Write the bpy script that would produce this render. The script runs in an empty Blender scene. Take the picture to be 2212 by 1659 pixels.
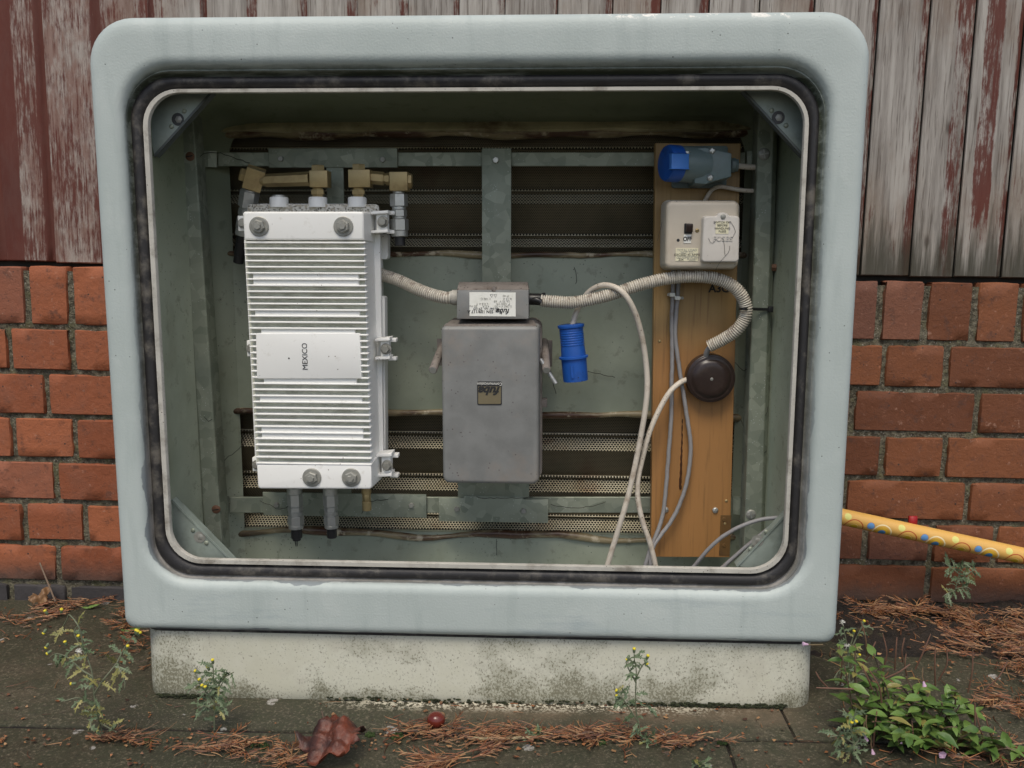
import bpy, bmesh, math, random
from mathutils import Vector, Matrix, Euler
R = math.radians
sc = bpy.context.scene
COL = sc.collection

# ------------------------------------------------------------------ camera, sky, sun, exposure
PW, PH, FPX = 2212.0, 1659.0, 1915.0           # measuring grid of the photograph and focal length on it
ZB = 0.1120                                    # height of the lower edge of the cabinet frame
CAM = Vector((0.10437, -1.2, 0.53925 + ZB))
PITCH, YAW, ROLL = 0.145237, 0.043422, 0.003031
_f = Vector((-math.sin(YAW) * math.cos(PITCH), math.cos(YAW) * math.cos(PITCH), -math.sin(PITCH)))
_r0 = Vector((math.cos(YAW), math.sin(YAW), 0)); _u0 = _r0.cross(_f)
_r = _r0 * math.cos(ROLL) + _u0 * math.sin(ROLL)
_u = -_r0 * math.sin(ROLL) + _u0 * math.cos(ROLL)
cam_data = bpy.data.cameras.new("camera")
cam_data.sensor_width = 36.0
cam_data.lens = 36.0 * FPX / PW
cam_data.clip_start = 0.02; cam_data.clip_end = 500
cam = bpy.data.objects.new("camera", cam_data); COL.objects.link(cam)
m = Matrix((( _r.x, _u.x, -_f.x), (_r.y, _u.y, -_f.y), (_r.z, _u.z, -_f.z)))
cam.matrix_world = Matrix.Translation(CAM) @ m.to_4x4()
sc.camera = cam

SUN_EL, SUN_AZ = R(59), R(-16)                 # overcast: wide soft light from the open side
world = bpy.data.worlds.new("World"); sc.world = world; world.use_nodes = True
wn = world.node_tree.nodes; wl = world.node_tree.links
bg = next(n for n in wn if n.type == 'BACKGROUND')
sky = wn.new('ShaderNodeTexSky'); sky.sky_type = 'NISHITA'; sky.sun_disc = False
sky.sun_elevation = SUN_EL; sky.sun_rotation = math.pi + SUN_AZ
sky.air_density = 1.0; sky.dust_density = 3.0; sky.ozone_density = 0.6
wl.new(sky.outputs[0], bg.inputs[0]); bg.inputs[1].default_value = 0.11
sun_d = bpy.data.lights.new("sun", 'SUN'); sun_d.energy = 1.5; sun_d.angle = R(22); sun_d.color = (1, .925, .79)
sun = bpy.data.objects.new("sun", sun_d); COL.objects.link(sun)
d = Vector((math.sin(SUN_AZ) * math.cos(SUN_EL), -math.cos(SUN_AZ) * math.cos(SUN_EL), math.sin(SUN_EL)))
sun.rotation_euler = d.to_track_quat('Z', 'Y').to_euler(); sun.location = d * 5
vs = sc.view_settings
vs.view_transform = 'Standard'; vs.look = 'None'; vs.gamma = 1; vs.exposure = 0.38
sc.cycles.use_denoising = True
sc.cycles.max_bounces = 8

# ------------------------------------------------------------------ measuring helpers
def ray(px, py):
    return _f + _r * ((px - PW / 2) / FPX) - _u * ((py - PH / 2) / FPX)
def V(px, py, Y):
    d = ray(px, py); return CAM + d * ((Y - CAM.y) / d.y)
def fall(x): return .0078 * (x + .45)             # the paving rises a little towards the right
def G(px, py, Z=0.0):
    d = ray(px, py); z = Z
    for _ in range(4): p = CAM + d * ((z - CAM.z) / d.z); z = Z + fall(p.x)
    return p
def lerp(a, b, t): return a + (b - a) * t

# ------------------------------------------------------------------ scene helpers
def props(o, label=None, cat=None, group=None, kind=None):
    if label: o['label'] = label
    if cat: o['category'] = cat
    if group: o['group'] = group
    if kind: o['kind'] = kind
    return o
def empty(name, loc, label=None, cat=None, group=None):
    o = bpy.data.objects.new(name, None); COL.objects.link(o)
    o.empty_display_size = .02
    o.location = loc
    return props(o, label, cat, group)
def world_loc(o):
    p = Vector(o.location)
    while o.parent: o = o.parent; p = p + Vector(o.location)
    return p

class MB:
    def __init__(s):
        s.bm = bmesh.new()
    def poly(s, pts):
        return s.bm.faces.new([s.bm.verts.new(p) for p in pts])
    def prism(s, front, back, bev=0.0, seg=2):
        """two matching outlines -> closed solid; the front rim is rounded by bev"""
        bm = s.bm
        a = [bm.verts.new(p) for p in front]; b = [bm.verts.new(p) for p in back]
        n = len(a); fs = [bm.faces.new(a), bm.faces.new(b[::-1])]
        for i in range(n):
            fs.append(bm.faces.new((a[i], b[i], b[(i + 1) % n], a[(i + 1) % n])))
        bmesh.ops.recalc_face_normals(bm, faces=fs)
        if bev > 0:
            es = [e for e in fs[0].edges]
            bmesh.ops.bevel(bm, geom=es, offset=bev, segments=seg, profile=.5, affect='EDGES', clamp_overlap=True)
        return fs
    def slab(s, pts, Yf, Yb, r=0.0, bev=0.0, n=5, seg=2, grow=0.0):
        """outline given on the measuring grid at depth Yf, made solid back to Yb"""
        P = [V(x, y, Yf) for x, y in pts]
        P = round_xz(P, r, n) if r else P
        c = sum(P, Vector()) / len(P)
        B = []
        for p in P:
            q = p.copy(); q.y = Yb
            if grow:
                q.x += math.copysign(grow, p.x - c.x); q.z += math.copysign(grow, p.z - c.z)
            B.append(q)
        s.prism(P, B, bev, seg)
    def rect(s, x0, y0, x1, y1, Yf, Yb, **k):
        """upright box whose front edges sit at these grid lines"""
        c = V((x0 + x1) / 2, (y0 + y1) / 2, Yf)
        xa = V(x0, (y0 + y1) / 2, Yf).x; xb = V(x1, (y0 + y1) / 2, Yf).x
        zt = V((x0 + x1) / 2, y0, Yf).z; zb = V((x0 + x1) / 2, y1, Yf).z
        s.box(xa, xb, Yf, Yb, zb, zt, **k)
    def box(s, x0, x1, y0, y1, z0, z1, r=0.0, bev=0.0, n=5, seg=2, grow=0.0):
        P = [Vector((x0, y0, z1)), Vector((x1, y0, z1)), Vector((x1, y0, z0)), Vector((x0, y0, z0))]
        if r: P = round_xz(P, r, n)
        cx, cz = (x0 + x1) / 2, (z0 + z1) / 2
        B = [Vector((p.x + math.copysign(grow, p.x - cx), y1, p.z + math.copysign(grow, p.z - cz))) for p in P]
        s.prism(P, B, bev, seg)
    def obox(s, c, ax, ay, az, bev=0.0):
        """box from a centre and three half-axis vectors"""
        r = bmesh.ops.create_cube(s.bm, size=2.0)
        M = Matrix((ax, ay, az)).transposed().to_4x4()
        for v in r['verts']: v.co = c + M @ v.co
        if bev:
            es = list({e for v in r['verts'] for e in v.link_edges})
            bmesh.ops.bevel(s.bm, geom=es, offset=bev, segments=2, profile=.5, affect='EDGES', clamp_overlap=True)
    def lathe(s, p, axis, prof, n=16, caps=True, phase=0.0, squash=1.0):
        axis = Vector(axis).normalized()
        t = Vector((0, 0, 1)) if abs(axis.z) < .9 else Vector((1, 0, 0))
        a = axis.cross(t).normalized(); b = axis.cross(a)
        rings = []
        for dist, r in prof:
            rings.append([s.bm.verts.new(p + axis * dist + (a * math.cos(q) + b * math.sin(q) * squash) * r)
                          for q in [2 * math.pi * (k + phase) / n for k in range(n)]])
        fs = []
        for A, B in zip(rings, rings[1:]):
            for k in range(n):
                fs.append(s.bm.faces.new((A[k], A[(k + 1) % n], B[(k + 1) % n], B[k])))
        if caps:
            fs.append(s.bm.faces.new(rings[0][::-1])); fs.append(s.bm.faces.new(rings[-1]))
        bmesh.ops.recalc_face_normals(s.bm, faces=fs)
    def rod(s, p0, p1, r0, r1=None, n=12, phase=0.0):
        d = p1 - p0; s.lathe(p0, d, [(0, r0), (d.length, r0 if r1 is None else r1)], n, phase=phase)
    def tube(s, path, r, n=8, caps=True, rfun=None, uv=None):
        N = len(path)
        tang = [(path[min(i + 1, N - 1)] - path[max(i - 1, 0)]).normalized() for i in range(N)]
        t0 = tang[0]; ref = Vector((0, 0, 1)) if abs(t0.z) < .9 else Vector((1, 0, 0))
        a = t0.cross(ref).normalized(); rings = []
        for i in range(N):
            t = tang[i]; a = (a - t * a.dot(t)).normalized(); b = t.cross(a)
            rr = rfun(i, N) if rfun else r
            rings.append([s.bm.verts.new(path[i] + (a * math.cos(q) + b * math.sin(q)) * rr)
                          for q in [2 * math.pi * k / n for k in range(n)]])
        for A, B in zip(rings, rings[1:]):
            for k in range(n):
                s.bm.faces.new((A[k], A[(k + 1) % n], B[(k + 1) % n], B[k]))
        if caps:
            s.bm.faces.new(rings[0][::-1]); s.bm.faces.new(rings[-1])
    def loft(s, rings, closed=True, vals=None, cap=False):
        lay = s.bm.verts.layers.float.get('t') or s.bm.verts.layers.float.new('t')
        RV = []
        for i, ring in enumerate(rings):
            vv = [s.bm.verts.new(p) for p in ring]
            if vals:
                for v in vv: v[lay] = vals[i]
            RV.append(vv)
        n = len(RV[0])
        for A, B in zip(RV, RV[1:]):
            for k in range(n if closed else n - 1):
                s.bm.faces.new((A[k], A[(k + 1) % n], B[(k + 1) % n], B[k]))
        if cap:
            s.bm.faces.new(RV[0][::-1]); s.bm.faces.new(RV[-1])
    def ball(s, c, rx, ry, rz, u=16, v=10, M=None):
        r = bmesh.ops.create_uvsphere(s.bm, u_segments=u, v_segments=v, radius=1)
        for q in r['verts']:
            p = Vector((q.co.x * rx, q.co.y * ry, q.co.z * rz))
            if M: p = M @ p
            q.co = c + p
    def build(s, name, mat, parent=None, smooth=35, loc=None, recalc=True):
        bm = s.bm
        if recalc: bmesh.ops.recalc_face_normals(bm, faces=bm.faces)
        me = bpy.data.meshes.new(name)
        o = bpy.data.objects.new(name, me); COL.objects.link(o)
        if parent is not None:
            off = world_loc(parent)
            o.parent = parent
            if loc is not None: o.location = Vector(loc) - off; off = Vector(loc)
        else:
            if loc is None:
                xs = [v.co.x for v in bm.verts]; ys = [v.co.y for v in bm.verts]; zs = [v.co.z for v in bm.verts]
                loc = ((min(xs) + max(xs)) / 2, (min(ys) + max(ys)) / 2, min(zs))
            off = Vector(loc); o.location = off
        bmesh.ops.translate(bm, verts=bm.verts, vec=-off)
        bm.to_mesh(me); bm.free()
        if smooth:
            me.polygons.foreach_set('use_smooth', [True] * len(me.polygons))
            me.set_sharp_from_angle(angle=R(smooth))
        for mm in (mat if isinstance(mat, (list, tuple)) else [mat]): me.materials.append(mm)
        return o

def round_xz(P, r, n=5):
    """round the corners of a closed outline lying in a plane of constant y"""
    rs = r if isinstance(r, (list, tuple)) else [r] * len(P)
    out = []; N = len(P)
    for i in range(N):
        p, a, b = P[i], P[i - 1], P[(i + 1) % N]
        rr = rs[i]
        if rr <= 0: out.append(p.copy()); continue
        u = (a - p); v = (b - p); lu, lv = u.length, v.length; u.normalize(); v.normalize()
        ang = u.angle(v); t = min(rr / math.tan(ang / 2), lu * .49, lv * .49); rr2 = t * math.tan(ang / 2)
        c = p + (u + v).normalized() * (rr2 / math.sin(ang / 2))
        s0 = p + u * t - c; s1 = p + v * t - c
        tot = s0.angle(s1)
        for k in range(n + 1):
            q = k / n
            if tot < 1e-4: out.append(p.copy()); continue
            w = (s0 * math.sin((1 - q) * tot) + s1 * math.sin(q * tot)) / math.sin(tot)
            out.append(c + w)
    return out
def rring(x0, x1, z0, z1, Y, rt, rb, n=8):
    P = [Vector((x0, Y, z1)), Vector((x1, Y, z1)), Vector((x1, Y, z0)), Vector((x0, Y, z0))]
    return round_xz(P, [rt, rt, rb, rb], n)
def spline(pts, step=.006):
    """Catmull-Rom through the points, sampled about every step metres"""
    P = [pts[0] * 2 - pts[1]] + list(pts) + [pts[-1] * 2 - pts[-2]]
    out = []
    for i in range(1, len(P) - 2):
        a, b, c, d = P[i - 1], P[i], P[i + 1], P[i + 2]
        k = max(2, int((c - b).length / step))
        for j in range(k):
            t = j / k
            out.append(.5 * ((2 * b) + (c - a) * t + (2 * a - 5 * b + 4 * c - d) * t * t + (3 * b - a - 3 * c + d) * t ** 3))
    out.append(pts[-1].copy())
    return out
def vpath(pts, step=.006):
    return spline([V(*p) for p in pts], step)
def lettering(body, size, c, mat, parent, flip=False, shear=0.0, bold=0.0, rot=0.0, squeeze=1.0, name="lettering", thick=.0002):
    cu = bpy.data.curves.new("t", 'FONT'); cu.body = body; cu.size = size; cu.align_x = 'CENTER'; cu.align_y = 'CENTER'
    cu.shear = shear; cu.offset = bold; cu.extrude = thick; cu.resolution_u = 3; cu.space_line = 1.0
    tmp = bpy.data.objects.new("t", cu)
    me = bpy.data.meshes.new_from_object(tmp)
    bpy.data.objects.remove(tmp); bpy.data.curves.remove(cu)
    M = Matrix.Rotation(R(90), 4, 'X')
    M = Matrix.Rotation(rot + (math.pi if flip else 0), 4, 'Y') @ M @ Matrix.Diagonal((squeeze, 1, 1, 1))
    me.transform(M)
    me.name = name
    o = bpy.data.objects.new(name, me); COL.objects.link(o)
    o.parent = parent; o.location = Vector(c) - world_loc(parent)
    me.materials.append(mat)
    return o
# ------------------------------------------------------------------ materials
class NT:
    def __init__(s, name, rough=.6, metal=0.0, spec=.5):
        s.mat = bpy.data.materials.new(name); s.mat.use_nodes = True
        s.t = s.mat.node_tree; s.n = s.t.nodes; s.l = s.t.links
        s.b = s.n['Principled BSDF']; s.out = s.n['Material Output']
        s.b.inputs['Roughness'].default_value = rough; s.b.inputs['Metallic'].default_value = metal
        s.b.inputs['Specular IOR Level'].default_value = spec
        s.tc = s.n.new('ShaderNodeTexCoord'); s.obj = s.tc.outputs['Object']
    def new(s, typ, **k):
        n = s.n.new(typ)
        for a, b in k.items(): setattr(n, a, b)
        return n
    def put(s, sock, v):
        if hasattr(v, 'is_linked') or hasattr(v, 'links'): s.l.new(v, sock)
        elif v is not None:
            if isinstance(v, (int, float)) and sock.type == 'RGBA': v = (v, v, v, 1)
            elif isinstance(v, (tuple, list)) and len(v) == 3 and sock.type == 'RGBA': v = (*v, 1)
            sock.default_value = v
    def map(s, scale=(1, 1, 1), loc=(0, 0, 0), vec=None):
        n = s.new('ShaderNodeMapping'); s.put(n.inputs['Vector'], vec or s.obj)
        n.inputs['Scale'].default_value = scale; n.inputs['Location'].default_value = loc
        return n.outputs[0]
    def noise(s, scale, detail=3, rough=.55, vec=None, dist=0.0):
        n = s.new('ShaderNodeTexNoise'); s.put(n.inputs['Vector'], vec or s.obj)
        n.inputs['Scale'].default_value = scale; n.inputs['Detail'].default_value = detail
        n.inputs['Roughness'].default_value = rough; n.inputs['Distortion'].default_value = dist
        return n.outputs[0]
    def voro(s, scale, vec=None, feature='F1', out='Distance', rand=1.0):
        n = s.new('ShaderNodeTexVoronoi', feature=feature); s.put(n.inputs['Vector'], vec or s.obj)
        n.inputs['Scale'].default_value = scale; n.inputs['Randomness'].default_value = rand
        return n.outputs[out]
    def m(s, op, a, b=None, c=None, clamp=False):
        n = s.new('ShaderNodeMath', operation=op, use_clamp=clamp)
        for i, v in enumerate((a, b, c)):
            if v is not None: s.put(n.inputs[i], v)
        return n.outputs[0]
    def step(s, x, lo, hi):
        n = s.new('ShaderNodeMapRange', interpolation_type='SMOOTHSTEP')
        s.put(n.inputs[0], x); n.inputs[1].default_value = lo; n.inputs[2].default_value = hi
        n.inputs[3].default_value = 0; n.inputs[4].default_value = 1
        return n.outputs[0]
    def mix(s, f, a, b, blend='MIX'):
        n = s.new('ShaderNodeMix', data_type='RGBA', blend_type=blend)
        s.put(n.inputs[0], f); s.put(n.inputs[6], a); s.put(n.inputs[7], b)
        return n.outputs[2]
    def sep(s, vec=None):
        n = s.new('ShaderNodeSeparateXYZ'); s.put(n.inputs[0], vec or s.obj); return n.outputs
    def comb(s, x, y, z):
        n = s.new('ShaderNodeCombineXYZ')
        for i, v in enumerate((x, y, z)): s.put(n.inputs[i], v)
        return n.outputs[0]
    def island(s):
        return s.new('ShaderNodeNewGeometry').outputs['Random Per Island']
    def attr(s, name):
        return s.new('ShaderNodeAttribute', attribute_name=name).outputs['Fac']
    def bump(s, h, strength=.3, dist=.001, prev=None):
        n = s.new('ShaderNodeBump'); s.put(n.inputs['Height'], h)
        n.inputs['Strength'].default_value = strength; n.inputs['Distance'].default_value = dist
        if prev is not None: s.l.new(prev, n.inputs['Normal'])
        return n.outputs[0]
    def done(s, col, rough=None, normal=None):
        s.put(s.b.inputs['Base Color'], col)
        if rough is not None: s.put(s.b.inputs['Roughness'], rough)
        if normal is not None: s.l.new(normal, s.b.inputs['Normal'])
        return s.mat
def scl(c, k): return tuple(x * k for x in c)

def worn(name, col, rough=.55, metal=0.0, mott=.14, mscale=14, dirt=None, dscale=9, damt=.5, speck=None, sscale=220, sthr=.16,
         bump=.15, bscale=300, spec=.5, bdist=.0006):
    """painted, plastic or metal surface with mottling, patches of dirt and specks"""
    t = NT(name, rough, metal, spec)
    n1 = t.noise(mscale, 5, .6)
    c = t.mix(t.step(n1, .25, .75), scl(col, 1 - mott), scl(col, 1 + mott * .8))
    if dirt:
        n2 = t.noise(dscale, 6, .68)
        f = t.m('MULTIPLY', t.step(n2, .48, .72), damt)
        c = t.mix(f, c, dirt)
    if speck:
        v = t.voro(sscale); n3 = t.noise(18, 2)
        f = t.m('MULTIPLY', t.m('SUBTRACT', 1.0, t.step(v, sthr * .6, sthr)), t.step(n3, .42, .6))
        c = t.mix(f, c, speck)
    nb = t.noise(bscale, 3)
    r = t.m('ADD', t.m('MULTIPLY', n1, .25), rough - .12)
    return t.done(c, r, t.bump(nb, bump, bdist))

M = {}
def mats():
    # grey GRP paint of the cabinet front; attribute t runs from the face (0) into the recess (1)
    t = NT('grey_paint', .5)
    X = t.sep(); a = t.attr('t')
    n1 = t.noise(5, 4, .6); n2 = t.noise(26, 5, .65); n3 = t.noise(70, 4, .7)
    c = t.mix(t.step(n1, .3, .7), (.405, .46, .44), (.46, .515, .495))
    streak = t.noise(6, 5, .6, t.map((5, 1, .7)))
    c = t.mix(t.m('MULTIPLY', t.step(streak, .52, .70), .38), c, (.33, .385, .37))
    smear = t.m('MULTIPLY', t.step(t.noise(9, 5, .6, t.map((.5, 1, 4), (2, 0, 0))), .55, .68), t.step(X[2], .10, .03)); c = t.mix(t.m('MULTIPLY', smear, .45), c, (.27, .33, .35))
    chalk = t.step(t.noise(13, 6, .72), .52, .68); c = t.mix(t.m('MULTIPLY', chalk, .22), c, (.56, .60, .57))
    sp = t.voro(75); sp2 = t.noise(9, 2)
    c = t.mix(t.m('MULTIPLY', t.m('SUBTRACT', 1, t.step(sp, .045, .085)), t.step(sp2, .46, .56)), c, (.10, .11, .10))
    # old darker coat showing where the paint has flaked around the opening and along the lower edge
    flake = t.m('ADD', t.m('MULTIPLY', a, 2.4), t.m('MULTIPLY', t.m('SUBTRACT', t.noise(11, 5, .6), .5), 3.4))
    c = t.mix(t.m('MULTIPLY', t.step(flake, 1.0, 1.15), t.m('ADD', .35, t.m('MULTIPLY', t.step(X[2], .4, .2), .65))), c, (.20, .23, .24))
    low = t.m('ADD', t.m('MULTIPLY', t.step(X[2], .014, .0), 1.0), t.m('MULTIPLY', t.m('SUBTRACT', t.noise(17, 5, .6, t.map((.5, 1, 3))), .5), 2.2))
    c = t.mix(t.step(low, .62, .74), c, (.17, .19, .21))
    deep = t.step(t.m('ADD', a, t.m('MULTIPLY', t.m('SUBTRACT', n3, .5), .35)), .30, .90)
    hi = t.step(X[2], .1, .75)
    grime_shade = t.mix(hi, t.mix(t.step(n2, .4, .62), (.20, .195, .175), (.34, .33, .31)), t.mix(t.step(t.noise(30, 4, .7, t.map((.35, 1, 2.2))), .44, .62), (.075, .088, .058), (.24, .265, .225)))
    c = t.mix(deep, c, grime_shade)  # recess colour: algae grime with part of the recess shade painted in
    topw = t.m('MULTIPLY', t.step(X[2], .842, .850), t.m('MULTIPLY', t.m('MULTIPLY', t.step(X[0], .14, .2), t.step(X[0], .44, .40)), t.step(t.noise(55, 5, .75, t.map((1, 1, 2))), .54, .60)))
    c = t.mix(topw, c, (.75, .74, .68))
    b = t.bump(t.noise(340, 3), .42, .0009); b = t.bump(n3, .15, .001, b); b = t.bump(n1, .2, .006, b)
    M['frame'] = t.done(c, .58, b)
    # black rubber
    M['rubber'] = worn('black_rubber', (.020, .019, .020), .5, dirt=(.17, .155, .13), dscale=26, damt=.7, bump=.4, bscale=90, bdist=.001)
    M['trim'] = worn('pale_trim', (.47, .455, .405), .55, dirt=(.16, .14, .11), dscale=22, damt=.8, speck=(.08, .07, .06), sscale=160, bump=.2)
    # inside of the cabinet: grey-green GRP with dust, algae stain, painted-in ceiling shade and black spotting
    t = NT('green_grp', .55); X = t.sep()
    n1 = t.noise(7, 5, .6); n2 = t.noise(38, 5, .68); n3 = t.noise(120, 3)
    c = t.mix(t.step(n1, .3, .7), (.25, .285, .215), (.34, .375, .295))
    c = t.mix(t.m('MULTIPLY', t.step(n2, .56, .66), .45), c, (.13, .14, .10))
    c = t.mix(t.m('MULTIPLY', t.step(t.noise(4, 4, .6, t.map((2.2, 1, .6))), .54, .72), .55), c, (.16, .17, .11))
    v = t.voro(130); c = t.mix(t.m('MULTIPLY', t.m('SUBTRACT', 1, t.step(v, .08, .14)), t.step(n1, .44, .58)), c, (.05, .055, .045))
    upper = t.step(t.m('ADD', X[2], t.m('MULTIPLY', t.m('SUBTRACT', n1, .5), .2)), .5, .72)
    c = t.mix(t.m('MULTIPLY', upper, .62), c, (.098, .122, .055))  # algae green and ceiling shade painted together, stronger towards the top
    M['grp'] = t.done(c, .5, t.bump(n3, .15, .001, t.bump(n1, .2, .004)))
    # galvanised steel, dulled
    t = NT('galvanised', .5, .35)
    v = t.voro(70, out='Color'); n1 = t.noise(10, 4)
    g = t.new('ShaderNodeRGBToBW'); t.l.new(v, g.inputs[0])
    c = t.mix(g.outputs[0], (.185, .212, .163), (.335, .362, .287))
    c = t.mix(t.m('MULTIPLY', t.step(n1, .5, .7), .5), c, (.15, .18, .15))
    v2 = t.voro(240); c = t.mix(t.m('MULTIPLY', t.m('SUBTRACT', 1, t.step(v2, .1, .2)), t.step(t.noise(30, 2), .5, .6)), c, (.5, .54, .5))
    M['galv'] = t.done(c, t.m('ADD', .38, t.m('MULTIPLY', n1, .3)), t.bump(t.noise(150, 3), .15, .0006))
    # perforated sheet: hexagonal rows of round holes cut right through
    def perf(key, name, pitch, cA, cB, rust, hr):
        t = NT(name, .42, .15); X = t.sep()
        rowh = pitch * .866
        u = t.m('DIVIDE', X[0], pitch); q = t.m('DIVIDE', t.attr('t'), rowh)
        row = t.m('FLOOR', q); fy = t.m('SUBTRACT', t.m('FRACT', q), .5)
        off = t.m('MULTIPLY', t.m('MODULO', t.m('ABSOLUTE', row), 2.0), .5)
        fx = t.m('SUBTRACT', t.m('FRACT', t.m('ADD', u, off)), .5)
        r2 = t.m('ADD', t.m('MULTIPLY', fx, fx), t.m('MULTIPLY', t.m('MULTIPLY', fy, fy), .75))
        hole = t.m('LESS_THAN', r2, hr * hr)
        n1 = t.noise(12, 5, .65)
        c = t.mix(t.step(n1, .4, .7), cA, cB)
        c = t.mix(t.m('MULTIPLY', t.step(t.noise(5, 5, .65), .58, .7), .6), c, rust)
        t.done(c)
        tr = t.new('ShaderNodeBsdfTransparent'); ms = t.new('ShaderNodeMixShader')
        t.l.new(hole, ms.inputs[0]); t.l.new(t.b.outputs[0], ms.inputs[1]); t.l.new(tr.outputs[0], ms.inputs[2])
        t.l.new(ms.outputs[0], t.out.inputs[0]); M[key] = t.mat
    perf('perf', 'bright_perforated_strip', .0051, (.55, .51, .37), (.42, .37, .24), (.24, .11, .045), .35)
    perf('perfdark', 'dark_fine_mesh', .0030, (.145, .120, .072), (.098, .086, .050), (.085, .038, .018), .28)
    M['void'] = worn('dark_cavity_wall', (.016, .017, .013), .8)
    # rusty rolled lips of the vents
    t = NT('rusty_lip', .35)
    n1 = t.noise(9, 5, .65, t.map((1, 3, 3))); n2 = t.noise(40, 4, .7)
    c = t.mix(t.step(n1, .40, .56), (.075, .034, .016), (.27, .22, .125))
    c = t.mix(t.step(n2, .55, .66), c, (.46, .40, .28))
    c = t.mix(t.m('MULTIPLY', t.step(t.noise(6, 3, .5, t.map((1, 3, 3), (3, 0, 0))), .55, .62), .7), c, (.03, .018, .012))
    M['lip'] = t.done(c, .36, t.bump(n2, .4, .002))
    # amplifier white coat
    t = NT('white_coat', .38); n1 = t.noise(9, 4); n2 = t.noise(60, 5, .7)
    c = t.mix(n1, (.80, .81, .78), (.86, .86, .83))
    v = t.voro(110); c = t.mix(t.m('MULTIPLY', t.m('SUBTRACT', 1, t.step(v, .06, .12)), t.step(t.noise(11, 2), .5, .58)), c, (.20, .17, .13))
    c = t.mix(t.m('MULTIPLY', t.step(n2, .58, .7), .3), c, (.48, .45, .37))
    M['white'] = t.done(c, .4, t.bump(n2, .1, .001))
    t = NT('dusty_white', .6); v = t.voro(330); n1 = t.noise(200, 3)
    c = t.mix(t.step(v, .25, .5), (.10, .085, .06), (.62, .60, .53)); c = t.mix(t.step(n1, .5, .6), c, (.40, .36, .28))
    M['dusty'] = t.done(c, .7, t.bump(n1, .3, .001))
    t = NT('fin_floor', .6); n1 = t.noise(40, 5, .7, t.map((1, 1, 2)))
    M['finfloor'] = t.done(t.mix(t.step(n1, .35, .65), (.40, .405, .33), (.60, .605, .51)), .6)
    M['brass'] = worn('dull_brass', (.40, .305, .145), .42, .5, mott=.25, dirt=(.20, .13, .06), dscale=40, damt=.6)
    M['steel'] = worn('plated_steel', (.50, .51, .49), .33, .7, mott=.2, dirt=(.2, .2, .17), dscale=50, damt=.5)
    M['bolt'] = worn('grey_bolt', (.30, .30, .27), .45, .35, mott=.2, dirt=(.15, .13, .1), dscale=60)
    M['rustbolt'] = worn('rusty_bolt', (.16, .08, .045), .7, .1, mott=.4, bump=.5)
    M['black'] = worn('black_plastic', (.014, .014, .015), .4, bump=.1)
    M['ink'] = worn('black_print', (.02, .02, .02), .6, bump=0)
    M['greyink'] = worn('faint_print', (.30, .30, .27), .6, bump=0)
    M['paper'] = worn('white_sticker', (.82, .82, .76), .5, mott=.04, dirt=(.6, .6, .5), dscale=60, damt=.4, bump=0)
    M['cream'] = worn('yellow_sticker', (.74, .70, .50), .5, mott=.05, bump=0)
    M['grey'] = worn('grey_cast_paint', (.20, .205, .198), .5, .0, mott=.16, mscale=22, dirt=(.27, .225, .185), dscale=9, damt=.6, speck=(.10, .09, .085), sscale=120, bump=.25, bscale=260)
    M['greydirt'] = worn('dusty_grey_paint', (.205, .18, .16), .7, mott=.2, mscale=30, dirt=(.10, .075, .06), dscale=34, damt=.8, speck=(.06, .05, .045), sscale=150, sthr=.26, bump=.4)
    M['ledge'] = worn('stained_ledge', (.44, .40, .24), .3, mott=.3, mscale=18, dirt=(.09, .05, .025), dscale=11, damt=.8, bump=.4, bscale=60, bdist=.002)
    M['gold'] = worn('gold_badge', (.23, .195, .12), .35, .35, mott=.12, bump=.02)
    # plywood board
    t = NT('board_wood', .5); X = t.sep()
    g1 = t.noise(60, 4, .6, t.map((1, 1, .035))); g2 = t.noise(260, 3, .6, t.map((1, 1, .04))); n1 = t.noise(5, 4)
    base = t.mix(t.step(t.m('ADD', X[2], t.m('MULTIPLY', t.m('SUBTRACT', n1, .5), .3)), .28, .42), (.345, .170, .055), (.37, .235, .088))
    c = t.mix(t.step(g1, .30, .58), t.mix(.28, base, (.14, .075, .025)), base)
    c = t.mix(t.m('MULTIPLY', t.step(g2, .56, .68), .42), c, (.17, .09, .03))
    c = t.mix(t.m('MULTIPLY', t.step(t.noise(14, 4), .62, .75), .5), c, (.22, .11, .04))
    M['board'] = t.done(c, .48, t.bump(g2, .3, .0006))
    M['socketgrey'] = worn('grey_blue_plastic', (.145, .20, .20), .42, mott=.08, bump=.12, dirt=(.10, .09, .07), dscale=24, damt=.35)
    M['blue'] = worn('blue_plastic', (.010, .085, .38), .42, mott=.12, dirt=(.01, .03, .1), dscale=30, damt=.5, bump=.1, speck=(.01, .015, .03), sscale=140, sthr=.14)
    M['lightblue'] = worn('light_blue_plastic', (.05, .20, .60), .45, mott=.06, bump=.05)
    M['ivory'] = worn('ivory_steel', (.56, .50, .405), .42, mott=.05, dirt=(.45, .36, .27), dscale=12, damt=.45, speck=(.10, .07, .05), sscale=95, sthr=.10, bump=.05)
    M['ivory2'] = worn('ivory_plastic', (.60, .57, .52), .38, mott=.05, dirt=(.44, .40, .34), dscale=25, damt=.35, speck=(.09, .07, .06), sscale=85, sthr=.1, bump=.05)
    M['bakelite'] = worn('brown_bakelite', (.026, .015, .012), .32, mott=.2, dirt=(.07, .05, .04), dscale=40, damt=.4, bump=.08)
    M['conduit'] = worn('white_corrugated_plastic', (.60, .56, .47), .5, mott=.12, dirt=(.27, .21, .15), dscale=24, damt=.65, speck=(.07, .05, .04), sscale=130, sthr=.24, bump=.1)
    t = NT('white_corrugated_plastic', .5); X = t.sep(); a = t.attr('t'); n1 = t.noise(24, 5, .65); n2 = t.noise(110, 3)
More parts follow.
